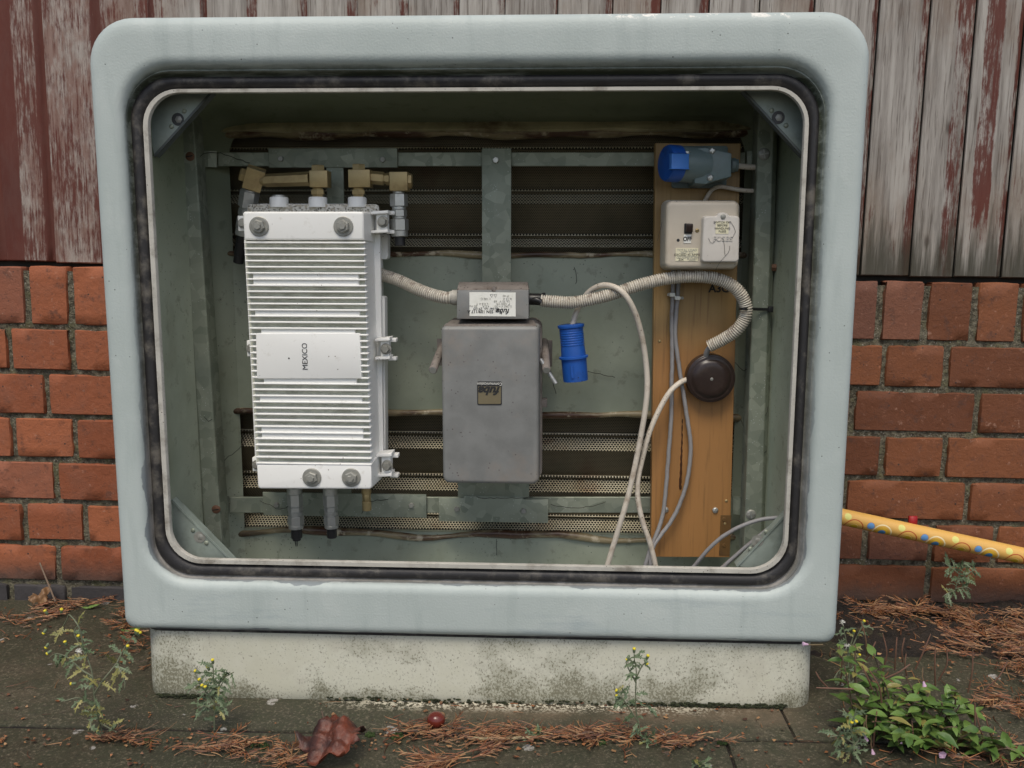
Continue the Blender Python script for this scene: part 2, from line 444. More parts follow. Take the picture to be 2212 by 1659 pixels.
    c = t.mix(t.step(n1, .35, .65), (.50, .46, .38), (.62, .585, .50))
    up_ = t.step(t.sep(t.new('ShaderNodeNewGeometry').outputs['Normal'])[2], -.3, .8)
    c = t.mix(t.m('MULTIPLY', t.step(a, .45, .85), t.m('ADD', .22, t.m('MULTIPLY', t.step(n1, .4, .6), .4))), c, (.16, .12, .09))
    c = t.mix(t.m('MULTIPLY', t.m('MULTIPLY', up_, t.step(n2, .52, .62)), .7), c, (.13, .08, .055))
    M['conduit'] = t.done(c, .5)
    M['whitecable'] = worn('white_cable', (.62, .56, .47), .5, mott=.1, dirt=(.25, .17, .10), dscale=50, damt=.6, speck=(.12, .07, .04), sscale=170, sthr=.22, bump=.1)
    M['greycable'] = worn('grey_cable', (.27, .265, .265), .45, mott=.12, dirt=(.2, .16, .13), dscale=50, damt=.6, bump=.1)
    # plinth: cream GRP, speckled with algae that thickens towards the ground
    t = NT('plinth_cream', .6); X = t.sep()
    n1 = t.noise(9, 5, .65); n2 = t.noise(60, 5, .72); n3 = t.noise(330, 4, .75, t.map((1, 1, .8)))
    c = t.mix(t.step(n1, .3, .7), (.53, .525, .42), (.61, .61, .52))
    c = t.mix(t.m('MULTIPLY', t.step(t.noise(16, 4, .6), .5, .7), .4), c, (.42, .40, .33))
    lowm = t.step(t.m('ADD', X[2], t.m('MULTIPLY', t.m('SUBTRACT', n1, .5), -.16)), .05, .0)
    topm = t.step(X[2], .106, .118)
    side = t.step(X[0], -.3, -.5)
    cover = t.m('ADD', t.m('ADD', t.m('MULTIPLY', lowm, .12), t.m('MULTIPLY', topm, .09)), t.m('MULTIPLY', t.m('SUBTRACT', n1, .5), .34))
    f = t.m('MULTIPLY', t.step(t.m('ADD', n3, t.m('ADD', cover, t.m('MULTIPLY', side, .02))), .55, .68), .8)
    c = t.mix(f, c, t.mix(n2, (.065, .050, .030), (.13, .115, .065)))
    f2 = t.m('MULTIPLY', t.step(t.m('ADD', n1, t.m('MULTIPLY', lowm, .16)), .50, .68), .42)
    c = t.mix(f2, c, (.19, .19, .115))
    M['plinth'] = t.done(c, .62, t.bump(n2, .2, .001))
    # bricks and mortar
    t = NT('brick', .78); X = t.sep(); i = t.island()
    n1 = t.noise(16, 5, .65); n2 = t.noise(90, 5, .7); n3 = t.noise(400, 2)
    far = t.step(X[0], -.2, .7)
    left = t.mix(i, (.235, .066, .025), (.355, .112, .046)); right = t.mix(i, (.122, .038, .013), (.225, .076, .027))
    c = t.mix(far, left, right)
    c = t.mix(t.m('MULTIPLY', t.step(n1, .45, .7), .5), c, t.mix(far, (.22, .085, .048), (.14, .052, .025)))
    c = t.mix(t.m('MULTIPLY', t.step(t.voro(60), .13, .06), t.step(n1, .45, .55)), c, (.025, .02, .018))
    c = t.mix(t.m('MULTIPLY', t.step(n2, .58, .7), .4), c, (.12, .055, .04))
    c = t.mix(t.m('MULTIPLY', t.step(t.m('FRACT', t.m('MULTIPLY', i, 7.31)), .84, .88), .35), c, (.16, .08, .065))
    c = t.mix(t.m('MULTIPLY', t.step(n2, .40, .30), .3), c, (.50, .22, .13))
    c = t.mix(t.m('MULTIPLY', t.step(t.noise(38, 6, .75), .54, .66), .6), c, (.075, .035, .024))
    c = t.mix(t.m('MULTIPLY', t.m('SUBTRACT', 1, t.step(t.voro(150), .07, .13)), .8), c, (.03, .02, .016))
    c = t.mix(t.m('MULTIPLY', t.step(t.noise(55, 5, .75, t.map((1, 1, 1), (9, 3, 1))), .60, .70), .55), c, (.42, .24, .17))
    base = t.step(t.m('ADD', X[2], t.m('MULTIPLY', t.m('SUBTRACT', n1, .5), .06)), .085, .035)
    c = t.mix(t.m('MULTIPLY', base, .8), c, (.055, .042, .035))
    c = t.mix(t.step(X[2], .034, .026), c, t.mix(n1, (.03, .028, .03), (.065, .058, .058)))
    M['brick'] = t.done(c, .75, t.bump(n3, .4, .001, t.bump(n2, .5, .003, t.bump(n1, .6, .006))))
    t = NT('mortar', .9); X = t.sep(); n1 = t.noise(30, 5, .7); n2 = t.noise(120, 4, .75)
    c = t.mix(t.step(n2, .35, .68), (.055, .047, .030), (.21, .19, .135))
    c = t.mix(t.m('MULTIPLY', t.step(n1, .5, .66), .7), c, (.10, .098, .04))
    c = t.mix(t.m('MULTIPLY', t.step(t.voro(140), .22, .1), .7), c, (.36, .34, .30))
    M['mortar'] = t.done(c, .9, t.bump(n2, .9, .006, t.bump(n1, .6, .006)))
    # timber cladding: bare grey wood, red paint left in the grooves and in patches
    t = NT('weathered_timber', .75); X = t.sep(); i = t.island(); a = t.attr('t')
    off = t.m('MULTIPLY', i, 40.0); vec = t.comb(t.m('ADD', X[0], off), X[1], X[2])
    g1 = t.noise(70, 5, .65, t.map((1, 1, .06), vec=vec)); g2 = t.noise(330, 4, .65, t.map((1, 1, .035), vec=vec))
    n1 = t.noise(7, 5, .62, t.map((1, 1, .5), vec=vec)); n2 = t.noise(45, 5, .72, t.map((1, 1, .35), vec=vec))
    leftness = t.step(X[0], -.45, -.78)
    wood = t.mix(t.step(g1, .3, .7), (.175, .155, .136), (.385, .36, .325))
    wood = t.mix(t.m('MULTIPLY', t.step(n1, .46, .66), .7), wood, (.20, .165, .125))
    wood = t.mix(t.m('MULTIPLY', t.step(g2, .54, .64), .7), wood, (.085, .066, .052)); wood = t.mix(t.m('MULTIPLY', t.step(t.noise(420, 3, .6, t.map((1, 1, .05), vec=vec)), .52, .68), .38), wood, (.37, .345, .31))
    knot = t.m('MULTIPLY', t.step(t.voro(7, t.map((2.2, 1, 1), vec=vec)), .12, .03), .8); wood = t.mix(knot, wood, (.055, .042, .033))
    pink = t.mix(t.step(n2, .4, .6), (.19, .082, .056), (.36, .305, .265))
    wood = t.mix(t.m('MULTIPLY', t.step(t.m('ADD', n1, t.m('MULTIPLY', leftness, .26)), .48, .62), t.m('ADD', .16, t.m('MULTIPLY', leftness, .55))), wood, pink)
    fl = t.noise(150, 4, .75, t.map((1, 1, .22), vec=vec)); grain = t.m('ADD', t.m('MULTIPLY', t.m('SUBTRACT', g2, .5), .6), t.m('MULTIPLY', t.m('SUBTRACT', fl, .5), .75))
    s1 = t.m('MULTIPLY', t.step(X[0], -.915, -.905), t.m('SUBTRACT', 1, t.step(X[0], -.862, -.857)))
    s2 = t.m('MULTIPLY', t.step(X[0], .823, .829), t.m('SUBTRACT', 1, t.step(X[0], .855, .862)))
    low = t.m('MULTIPLY', t.step(X[2], .66, .575), .75)
    lownoise = t.m('ADD', t.m('MULTIPLY', low, 1.0), 0)
    amt = t.m('ADD', t.m('ADD', t.m('MULTIPLY', a, .36), t.m('MULTIPLY', leftness, .31)), t.m('ADD', t.m('MULTIPLY', s1, .62), t.m('MULTIPLY', t.m('MULTIPLY', s2, t.step(X[2], .63, .80)), .42)))
    amt = t.m('ADD', t.m('ADD', amt, grain), t.m('MULTIPLY', t.m('SUBTRACT', n2, .5), .55))
    amt = t.m('SUBTRACT', t.m('ADD', amt, t.m('MULTIPLY', t.m('SUBTRACT', n1, .5), .9)), t.m('MULTIPLY', lownoise, .45))
    paint = t.m('MULTIPLY', t.step(amt, .17, .42), .94)
    red = t.mix(n1, (.058, .010, .005), (.128, .021, .009))
    c = t.mix(paint, wood, red)
    damp = t.m('MULTIPLY', t.step(t.m('ADD', X[2], t.m('MULTIPLY', t.m('SUBTRACT', g1, .5), .28)), .745, .640), t.step(X[0], .2, .6))
    c = t.mix(t.m('MULTIPLY', damp, .88), c, (.040, .038, .024))
    M['timber'] = t.done(c, .78, t.bump(g2, .5, .0012, t.bump(paint, .35, .0006)))
    # paving
    t = NT('paving_stone', .72); X = t.sep()
    n1 = t.noise(3.5, 5, .6); n2 = t.noise(28, 6, .72); n3 = t.noise(230, 3, .7)
    c = t.mix(t.step(n1, .32, .68), (.034, .034, .019), (.064, .055, .033))
    c = t.mix(t.m('MULTIPLY', t.step(n2, .40, .60), .75), c, (.034, .038, .018))
    c = t.mix(t.m('MULTIPLY', t.step(n3, .52, .66), .75), c, (.155, .132, .090)); c = t.mix(t.m('MULTIPLY', t.step(t.noise(120, 4, .75), .54, .64), .7), c, (.028, .024, .015))
    c = t.mix(t.m('MULTIPLY', t.step(t.voro(210), .24, .1), t.step(n2, .4, .56)), c, (.022, .018, .013))
    wob = t.new('ShaderNodeVectorMath', operation='ADD')
    nv = t.new('ShaderNodeTexNoise'); t.l.new(t.obj, nv.inputs[0]); nv.inputs['Scale'].default_value = 70; nv.inputs['Detail'].default_value = 4
    sc_ = t.new('ShaderNodeVectorMath', operation='SCALE'); t.l.new(nv.outputs['Color'], sc_.inputs[0]); sc_.inputs['Scale'].default_value = .02
    t.l.new(t.obj, wob.inputs[0]); t.l.new(sc_.outputs[0], wob.inputs[1])
    flat = t.map((1, 1, 0), vec=wob.outputs[0])
    lv = t.new('ShaderNodeTexVoronoi'); t.l.new(flat, lv.inputs['Vector']); lv.inputs['Scale'].default_value = 21
    bw = t.new('ShaderNodeSeparateColor'); t.l.new(lv.outputs['Color'], bw.inputs[0])
    rad = t.m('MULTIPLY', t.m('SUBTRACT', bw.outputs[0], .40), .38)
    f = t.step(t.m('SUBTRACT', rad, lv.outputs['Distance']), .0, .012)
    c = t.mix(t.m('MULTIPLY', f, t.step(t.noise(160, 5, .75), .42, .54)), c, t.mix(n2, (.26, .245, .22), (.40, .39, .36)))
    bare = t.m('MULTIPLY', t.m('MULTIPLY', t.step(X[1], -.055, -.015), t.step(t.m('ADD', X[0], t.m('MULTIPLY', t.m('SUBTRACT', n2, .5), .3)), -.12, .05)), t.m('MULTIPLY', t.step(X[0], .50, .40), t.step(n1, .35, .55)))
    c = t.mix(t.m('MULTIPLY', bare, .65), c, t.mix(n3, (.10, .072, .045), (.19, .135, .085)))
    c = t.mix(t.m('MULTIPLY', t.step(t.noise(9, 5, .65), .5, .66), .5), c, (.030, .032, .016))
    # pale spill of sealant along the foot of the plinth
    sp = t.m('MULTIPLY', t.m('MULTIPLY', t.step(X[1], -.022, .010), t.m('MULTIPLY', t.step(X[0], -.26, -.1), t.step(X[0], .42, .25))), t.step(t.m('ADD', n3, t.m('MULTIPLY', n2, .5)), .74, .80))
    c = t.mix(sp, c, (.58, .54, .42))
    M['paving'] = t.done(c, t.m('ADD', .5, t.m('MULTIPLY', n2, .35)), t.bump(n3, .45, .002, t.bump(n2, .5, .006)))
    t = NT('dark_soil', .85); n1 = t.noise(20, 6, .7); n2 = t.noise(120, 5, .75)
    c = t.mix(t.step(n1, .35, .65), (.013, .010, .007), (.040, .028, .018)); c = t.mix(t.step(n2, .6, .72), c, (.12, .075, .04))
    M['soil'] = t.done(c, .85, t.bump(n2, 1, .01, t.bump(n1, 1, .02)))
    # litter and plants, coloured strand by strand
    def strands(name, cols, rough=.6, trans=0.0):
        t = NT(name, rough); i = t.island()
        n = t.new('ShaderNodeValToRGB'); t.l.new(i, n.inputs[0]); n.color_ramp.interpolation = 'LINEAR'
        el = n.color_ramp.elements
        while len(el) < len(cols): el.new(.5)
        for k, cc in enumerate(cols): el[k].position = k / (len(cols) - 1); el[k].color = (*cc, 1)
        c = t.mix(t.m('MULTIPLY', t.noise(90, 3), .5), n.outputs[0], scl(cols[0], .7))
        return t.done(c, rough)
    M['litter'] = strands('brown_conifer_litter', [(.03, .012, .006), (.19, .058, .018), (.38, .15, .05), (.07, .026, .010), (.48, .27, .12), (.11, .035, .013)])
    M['deadgrass'] = strands('straw', [(.32, .25, .13), (.42, .36, .22)])
    M['groundsel'] = strands('groundsel_leaf', [(.070, .11, .050), (.12, .165, .085), (.17, .215, .125), (.085, .14, .055)])
    M['groundselold'] = strands('yellowed_leaf', [(.20, .19, .055), (.30, .27, .08), (.14, .16, .05), (.36, .31, .15)])
    M['stem'] = strands('green_stem', [(.11, .13, .075), (.19, .20, .13)])
    M['stembrown'] = strands('brown_stem', [(.10, .065, .045), (.15, .10, .06)])
    M['yellow'] = strands('yellow_floret', [(.62, .50, .015), (.72, .60, .04)])
    t = NT('willowherb_leaf', .42); i = t.island(); n1 = t.noise(35, 4)
    c = t.mix(i, (.050, .105, .020), (.145, .235, .055)); c = t.mix(t.m('MULTIPLY', t.step(n1, .5, .7), .6), c, (.10, .15, .035))
    c = t.mix(t.step(t.m('FRACT', t.m('MULTIPLY', i, 5.7)), .90, .93), c, (.22, .20, .06)); M['herb'] = t.done(c, .42, t.bump(t.noise(120, 2), .3, .001))
    M['pod'] = strands('seed_pod', [(.13, .095, .045), (.17, .075, .055), (.20, .17, .08), (.30, .24, .13)])
    M['pink'] = strands('pink_petal', [(.58, .36, .50), (.62, .45, .58)])
    M['mossdark'] = worn('dark_moss', (.024, .030, .011), .95, mott=.4, mscale=200, bump=1, bscale=300, bdist=.003)
    M['moss'] = worn('moss', (.030, .055, .010), .9, mott=.4, mscale=200, bump=1, bscale=300, bdist=.004)
    M['conker'] = worn('conker_skin', (.125, .020, .012), .22, mott=.3, mscale=30, bump=.03)
    t = NT('dead_leaf', .38); n1 = t.noise(16, 5, .65); n2 = t.noise(70, 4, .7)
    c = t.mix(t.step(n1, .38, .62), (.032, .012, .009), (.15, .034, .013)); c = t.mix(t.m('MULTIPLY', t.step(n2, .52, .68), .4), c, (.20, .10, .075))
    M['deadleaf'] = t.done(c, .55, t.bump(n2, .7, .003))
    M['buffleaf'] = worn('buff_leaf', (.24, .135, .065), .55, mott=.3, mscale=40, bump=.4, bscale=90)
    M['red'] = worn('red_tape', (.33, .012, .014), .45, bump=.05)
    M['web'] = worn('dirty_web', (.025, .024, .02), .9, bump=0)
    M['chip'] = worn('pale_lichen', (.42, .41, .37), .8, mott=.15)
    # yellow tube with printed rings and dots: UV is (metres along, metres round)
    t = NT('printed_yellow', .38); uv = t.sep(t.tc.outputs['UV'])
    P = .0958; rr = .0146
    s = t.m('MULTIPLY', t.m('SUBTRACT', t.m('FRACT', t.m('DIVIDE', uv[0], P)), .5), P); v = uv[1]
    def disc(s0, v0):
        dx = t.m('SUBTRACT', s, s0 * P); dx2 = t.m('SUBTRACT', t.m('WRAP', dx, P / 2, -P / 2), 0); dy = t.m('SUBTRACT', v, v0 * rr)
        return t.m('SQRT', t.m('ADD', t.m('MULTIPLY', dx2, dx2), t.m('MULTIPLY', dy, dy)))
    def below(dd, r): return t.step(dd, r + .0004, r - .0004)
    def ring(dd, r, w): return t.m('MULTIPLY', t.step(t.m('ABSOLUTE', t.m('SUBTRACT', dd, r)), w + .0003, w - .0002), 1)
    c = t.mix(t.noise(12, 3), (.66, .37, .085), (.71, .43, .12))
    d4 = disc(.212, 1.10); c = t.mix(t.m('MULTIPLY', below(d4, .010), .8), c, (.62, .34, .03)); c = t.mix(ring(d4, .0160, .0008), c, (.42, .07, .02))
    c = t.mix(below(d4, .0058), c, (.55, .38, .02)); c = t.mix(ring(d4, .008, .0004), c, (.80, .62, .25))
    d3 = disc(-.265, 1.02); c = t.mix(t.m('MULTIPLY', below(d3, .0135), .8), c, (.68, .40, .04)); c = t.mix(ring(d3, .0160, .0010), c, (.82, .70, .42))
    c = t.mix(ring(d3, .0088, .0007), c, (.78, .52, .03)); c = t.mix(below(d3, .0064), c, (.07, .25, .50))
    d1 = disc(-.5, .38); c = t.mix(below(d1, .0068), c, (.26, .14, .16)); c = t.mix(below(d1, .0061), c, (.14, .33, .64))
    d2 = disc(.058, -.20); c = t.mix(below(d2, .0062), c, (.68, .66, .20))
    M['yellowtube'] = t.done(c, .4)
mats()
# ------------------------------------------------------------------ the wall behind: brick below, timber cladding above
random.seed(7)
WROT = Euler((0, .0135, .019)); WQ = WROT.to_matrix(); WO = Vector((0, .388, ZB - .1208))
def on_wall(o): o.location = WO; o.rotation_euler = WROT; return o
def W(px, py):
    n = WQ @ Vector((0, 1, 0)); d = ray(px, py); t = (WO - CAM).dot(n) / d.dot(n)
    return WQ.transposed() @ (CAM + d * t - WO)
def brick(bm, u0, u1, w0, w1):
    """one hand-laid brick: slightly irregular, worn edges, front face near local y = 0"""
    j = lambda a: random.uniform(-a, a)
    yf = j(.0022); e = .0028
    nu = max(3, int((u1 - u0) / .018)); nw = max(3, int((w1 - w0) / .018))
    us = [u0, u0 + e] + [lerp(u0 + e, u1 - e, k / nu) for k in range(1, nu)] + [u1 - e, u1]
    ws = [w0, w0 + e] + [lerp(w0 + e, w1 - e, k / nw) for k in range(1, nw)] + [w1 - e, w1]
    tilt = j(.012); tw = j(.02); grid = []
    cj = {(a, b): random.uniform(.0, .0035) for a in (0, 1) for b in (0, 1)}
    for a, w in enumerate(ws):
        row = []
        for b, u in enumerate(us):
            eu = b in (0, len(us) - 1); ew = a in (0, len(ws) - 1)
            y = yf + (u - u0) * tilt * .3 + (w - w0) * tw * .3 + j(.0004)
            uu, ww = u, w
            if eu or ew: y += .0020 + random.uniform(0, .0016)
            if (eu or ew) and random.random() < .10:
                y += random.uniform(.001, .004)
                if ew: ww += random.uniform(.001, .0035) * (1 if a == 0 else -1)
                if eu: uu += random.uniform(.001, .0035) * (1 if b == 0 else -1)
            if eu and ew: y += .002
            if eu: uu += (random.uniform(0, .0022)) * (1 if b == 0 else -1)
            if ew: ww += (random.uniform(0, .0018)) * (1 if a == 0 else -1)
            if (b <= 1 or b >= len(us) - 2) and (a <= 1 or a >= len(ws) - 2):
                k = cj[(0 if b <= 1 else 1, 0 if a <= 1 else 1)]
                uu += k * (1 if b <= 1 else -1) * (.7 if ew else .3); ww += k * (1 if a <= 1 else -1) * (.5 if eu else .2)
            row.append(bm.verts.new((uu, y, ww)))
        grid.append(row)
    for a in range(len(ws) - 1):
        for b in range(len(us) - 1):
            bm.faces.new((grid[a][b], grid[a][b + 1], grid[a + 1][b + 1], grid[a + 1][b]))
    ring = grid[0] + [r[-1] for r in grid[1:]] + grid[-1][-2::-1] + [r[0] for r in grid[-2:0:-1]]
    back = [bm.verts.new((v.co.x, .07, v.co.z)) for v in ring]
    for k in range(len(ring)):
        q = (k + 1) % len(ring); bm.faces.new((ring[k], back[k], back[q], ring[q]))
def fill(known, lo, hi, sizes):
    """joint positions: the measured ones, with regular bricks filled in around and between them"""
    known = sorted(known); out = []
    x = known[0]; k = 0
    while x > lo: out.append(x); x -= sizes[k % len(sizes)]; k += 1
    for a, b in zip(known, known[1:]):
        gap = b - a; out.append(a)
        if gap > .30:
            cnt = round(gap / (sum(sizes) / len(sizes))); ss = [sizes[i % len(sizes)] for i in range(cnt)]; f = gap / sum(ss); q = a
            for s_ in ss[:-1]: q += s_ * f; out.append(q)
    x = known[-1]; k = 0
    while x < hi: out.append(x); x += sizes[k % len(sizes)]; k += 1
    return sorted(set(round(v, 5) for v in out))
b = MB(); J = .0043
HS = [.1155, .232]; ST = [.2325]
rows = [(.4325, .5155, [-.7744, .6951, .8056, 1.035], HS), (.350, .4325, [-.8263, -.600, .6442, .8676], ST),
        (.267, .350, [-.7783, .7041, .8162, 1.045], HS), (.187, .267, [-.8188, .640, .8645], ST),
        (.107, .187, [-.7680, .806], HS), (.029, .107, [-.8245, .5860, .806], ST), (-.052, .029, [-.9192, -.8084, .74, .97], HS)]
for w0, w1, kn, sz in rows:
    js = fill(kn, -1.75, 1.75, sz)
    for a, c in zip(js, js[1:]): brick(b.bm, a + J + random.uniform(-.001, .001), c - J, w0 + J + random.uniform(-.0012, .0012), w1 - J + random.uniform(-.0012, .0012))
js = fill([-.8529, -.7731, .6799, .7602, .8468, .9267], -1.75, 1.75, [.0815])
for a, c in zip(js, js[1:]): brick(b.bm, a + .0048, c - .0048, .5155 + J, .6255 + random.uniform(-.0015, .0015))
wall = empty("brick_wall", WO, "low orange brick wall with a soldier course and mossy mortar behind the cabinet", "wall")
wall.rotation_euler = WROT
def wallpart(name, mb, mat, smooth=50):
    o = mb.build(name, mat, None, smooth, loc=(0, 0, 0)); o.parent = wall; return o
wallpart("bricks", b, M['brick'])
b = MB(); nu, nw = 260, 50                       # mortar bed, rough and set back
gr = [[b.bm.verts.new((lerp(-1.75, 1.75, i / nu), .0048 + random.uniform(-.0022, .003), lerp(-.06, .617, k / nw))) for i in range(nu + 1)] for k in range(nw + 1)]
for k in range(nw):
    for i in range(nu): b.bm.faces.new((gr[k][i], gr[k][i + 1], gr[k + 1][i + 1], gr[k + 1][i]))
b.box(-1.75, 1.75, .055, .10, -.06, .614)
wallpart("mortar", b, M['mortar'], 60)

# shiplap boards; attribute t marks the groove where the paint has survived
edges = [-1.60, -1.512, -1.424, -1.336, -1.248, -1.16, -1.07, -.98, -.893, -.8029, -.70, -.606, -.512, -.424, -.337, -.249, -.161, -.0729, .0063, .0971, .1916, .274,
         .3563, .4422, .5357, .6456, .7325, .8098, .8931, .98, 1.068, 1.156, 1.244, 1.332, 1.42, 1.508, 1.6]
b = MB(); lay = b.bm.verts.layers.float.new('t'); Y0 = .012
for a, c in zip(edges, edges[1:]):
    g = random.choice((.009, .012, .015)) if abs(c - .8098) > .01 else .029
    if abs(c + .8029) < .01: g = .012
    bot = .6325 + random.uniform(-.002, .0015); top = 1.75; yo = random.uniform(-.0012, .0012)
    prof = [(a + .0008, .004, 0), (a + .0012, .0008, 0), (a + .004, 0, 0), (lerp(a, c - g, .5), -.0006, 0), (c - g - .005, 0, .15), (c - g, .0012, .8), (c - g * .72, .0052, 1),
            (c - g * .4, .0070, 1), (c - .0006, .0072, 1), (c - .0005, .014, 1)]
    rows_ = []
    zs = [bot, bot + .002, bot + .03, bot + .1, bot + .3, top]
    for z in zs:
        row = []
        for (x, y, tv) in prof:
            zz = z
            if z == bot and abs(c + .70) < .02:            # the rotten notch in the lower end of one board
                pass
            v = b.bm.verts.new((x, Y0 + yo + y + (.0025 if z == bot else 0), zz)); v[lay] = tv; row.append(v)
        rows_.append(row)
    for A, B in zip(rows_, rows_[1:]):
        for k in range(len(prof) - 1): b.bm.faces.new((A[k], A[k + 1], B[k + 1], B[k]))
    bk = [b.bm.verts.new((x, Y0 + .022, bot)) for x, y, tv in prof]
    for k in range(len(prof) - 1): b.bm.faces.new((rows_[0][k + 1], rows_[0][k], bk[k], bk[k + 1]))
o = b.build("timber_cladding", M['timber'], None, 40, loc=(0, 0, 0)); on_wall(o)
props(o, "weathered vertical timber boards with flaking dark red paint above the brick wall", "cladding")
b = MB(); b.box(-1.6, 1.6, .030, .05, .60, 1.75); o = b.build("backing_board", M['void'], None, 0, loc=(0, 0, 0)); o.parent = bpy.data.objects['timber_cladding']

# ------------------------------------------------------------------ ground
def sheet(name, x0, x1, y0, y1, z, mat, nx=2, ny=2, amp=0, kind='structure'):
    b = MB(); g = [[b.bm.verts.new((lerp(x0, x1, i / nx), lerp(y0, y1, k / ny), z + random.uniform(-amp, amp))) for i in range(nx + 1)] for k in range(ny + 1)]
    for k in range(ny):
        for i in range(nx): b.bm.faces.new((g[k][i], g[k][i + 1], g[k + 1][i + 1], g[k + 1][i]))
    o = b.build(name, mat, None, 60, loc=(0, 0, 0)); o['kind'] = kind; return o
sheet("ground", -40, 40, -40, 40, -.03, M['soil'])
b = MB()                                         # paving stones; the joint runs just in front of the plinth
def stone(x0, x1, y0, y1, z=0.0):
    c = [Vector((x0, y0, z)), Vector((x1, y0, z)), Vector((x1, y1, z)), Vector((x0, y1, z))]
    w = [Vector((p.x, p.y, -.028)) for p in c]
    fs = b.prism(c[::-1], w[::-1], .0035, 2)
for k in range(5):
    x = [-2.6, -1.75, -1.15, .440, 1.46, 2.6][k]; x2 = [-1.75, -1.15, .440, 1.46, 2.6][k]
    stone(x + .0012, x2 - .0012, -.0725, .46, random.uniform(-.0008, .0008))
for k in range(5):
    x = [-2.6, -1.9, -1.1, .345, 1.25, 2.6][k]; x2 = [-1.9, -1.1, .345, 1.25, 2.6][k]
    for yy in range(3): stone(x + .0015, x2 - .0015, -.0785 - .62 * (yy + 1) + .004, -.0785 - .62 * yy, random.uniform(-.002, .0))
o = b.build("pavement", M['paving'], None, 40, loc=(0, 0, 0)); o['kind'] = 'structure'
for v in o.data.vertices: v.co.z += fall(v.co.x)
sheet("joint_soil", -2.6, 2.6, -1.9, .44, -.0045, M['soil'], 300, 140, .0015)
for v in bpy.data.objects['joint_soil'].data.vertices: v.co.z += fall(v.co.x)
o = sheet("soil", .50, 1.7, .16, .40, .006, M['soil'], 110, 24, .0035)
for v in o.data.vertices:                        # thins out to nothing along its edges
    e = min((v.co.x - .50) / .08, (v.co.y - .16) / .07, 1); v.co.z = -.004 + (v.co.z + .004 + .008 * math.sin(v.co.x * 31) * math.sin(v.co.y * 40 + v.co.x * 9)) * max(0, e) + fall(v.co.x)
# ------------------------------------------------------------------ the cabinet itself
random.seed(11)
CB = empty("street_cabinet", (0, .15, 0), "open grey street cabinet on a cream plinth with its front cover missing", "cabinet")
X0, X1, Z0, Z1 = -.5156, .5126, ZB - .006, ZB + .8492
def xL(x, y, Y): return V(x, y, Y).x
def zH(x, y, Y): return V(x, y, Y).z
fx0, fx1 = xL(275, 474, 0), xL(1785, 441, 0); fz1 = zH(1072, 135, 0); fz0 = zH(1130, 1271, 0)
Yr = .024
rx0, rx1 = xL(294, 474, Yr), xL(1762, 441, Yr); rz1 = zH(1072, 160.5, Yr); rz0 = zH(1130, 1256, Yr)
tx0, tx1 = xL(322, 474, .022), xL(1738, 441, .022); tz1 = zH(1072, 189, .022); tz0 = zH(1130, 1229, .022)
ix0, ix1 = xL(336, 474, .022), xL(1726, 441, .022); iz1 = zH(1072, 199.5, .022); iz0 = zH(1130, 1217, .022)
b = MB()
RT, RB = .060, .017
rings = [(X0 + .014, X1 - .014, Z0 + .008, Z1 - .006, .30, RT, RB, 0), (X0 + .005, X1 - .005, Z0 + .003, Z1 - .003, .10, RT, RB, 0), (X0, X1, Z0, Z1, .019, RT, RB, 0),
         (X0 + .0008, X1 - .0008, Z0 + .0008, Z1 - .0008, .0125, RT, RB, 0), (X0 + .003, X1 - .003, Z0 + .003, Z1 - .003, .0068, RT - .002, RB, 0), (X0 + .0068, X1 - .0068, Z0 + .0065, Z1 - .0075, .0026, RT - .004, RB, 0),
         (X0 + .0115, X1 - .0115, Z0 + .0105, Z1 - .014, .0006, RT - .008, RB, 0), (X0 + .0165, X1 - .0165, Z0 + .0145, Z1 - .022, 0, RT - .012, RB, 0), (X0 + .020, X1 - .020, Z0 + .018, Z1 - .026, 0, RT - .014, RB, 0), (fx0 - .014, fx1 + .014, fz0 - .014, fz1 + .014, 0.0, .078, .072, .0), (fx0 - .011, fx1 + .011, fz0 - .011, fz1 + .011, 0.0002, .076, .070, .0), (fx0 - .006, fx1 + .006, fz0 - .006, fz1 + .006, .0012, .073, .066, .12), (fx0 - .0015, fx1 + .0015, fz0 - .0015, fz1 + .0015, .0045, .068, .062, .3),
         (fx0 + .0008, fx1 - .0008, fz0 + .0008, fz1 - .0008, .0095, .066, .060, .5), (lerp(fx0, rx0, .45), lerp(fx1, rx1, .45), lerp(fz0, rz0, .4), lerp(fz1, rz1, .4), .0135, .064, .058, .72),
         (lerp(fx0, rx0, .55), lerp(fx1, rx1, .55), lerp(fz0, rz0, .55), lerp(fz1, rz1, .55), .0128, .064, .058, .62), (rx0 - .001, rx1 + .001, rz0 - .001, rz1 + .001, .021, .060, .056, .95), (rx0, rx1, rz0, rz1, Yr, .059, .055, 1),
         (tx0 - .002, tx1 + .002, tz0 - .002, tz1 + .002, .034, .052, .052, 1), (ix0 - .009, ix1 + .009, iz0 - .009, iz1 + .009, .030, .046, .046, 1)]
b.loft([rring(a, c, z0, z1, Y, rt, rb, 9) for a, c, z0, z1, Y, rt, rb, t in rings], True, [q[-1] for q in rings])
fr = b.build("front_frame", M['frame'], CB, 50, loc=(0, 0, Z0))
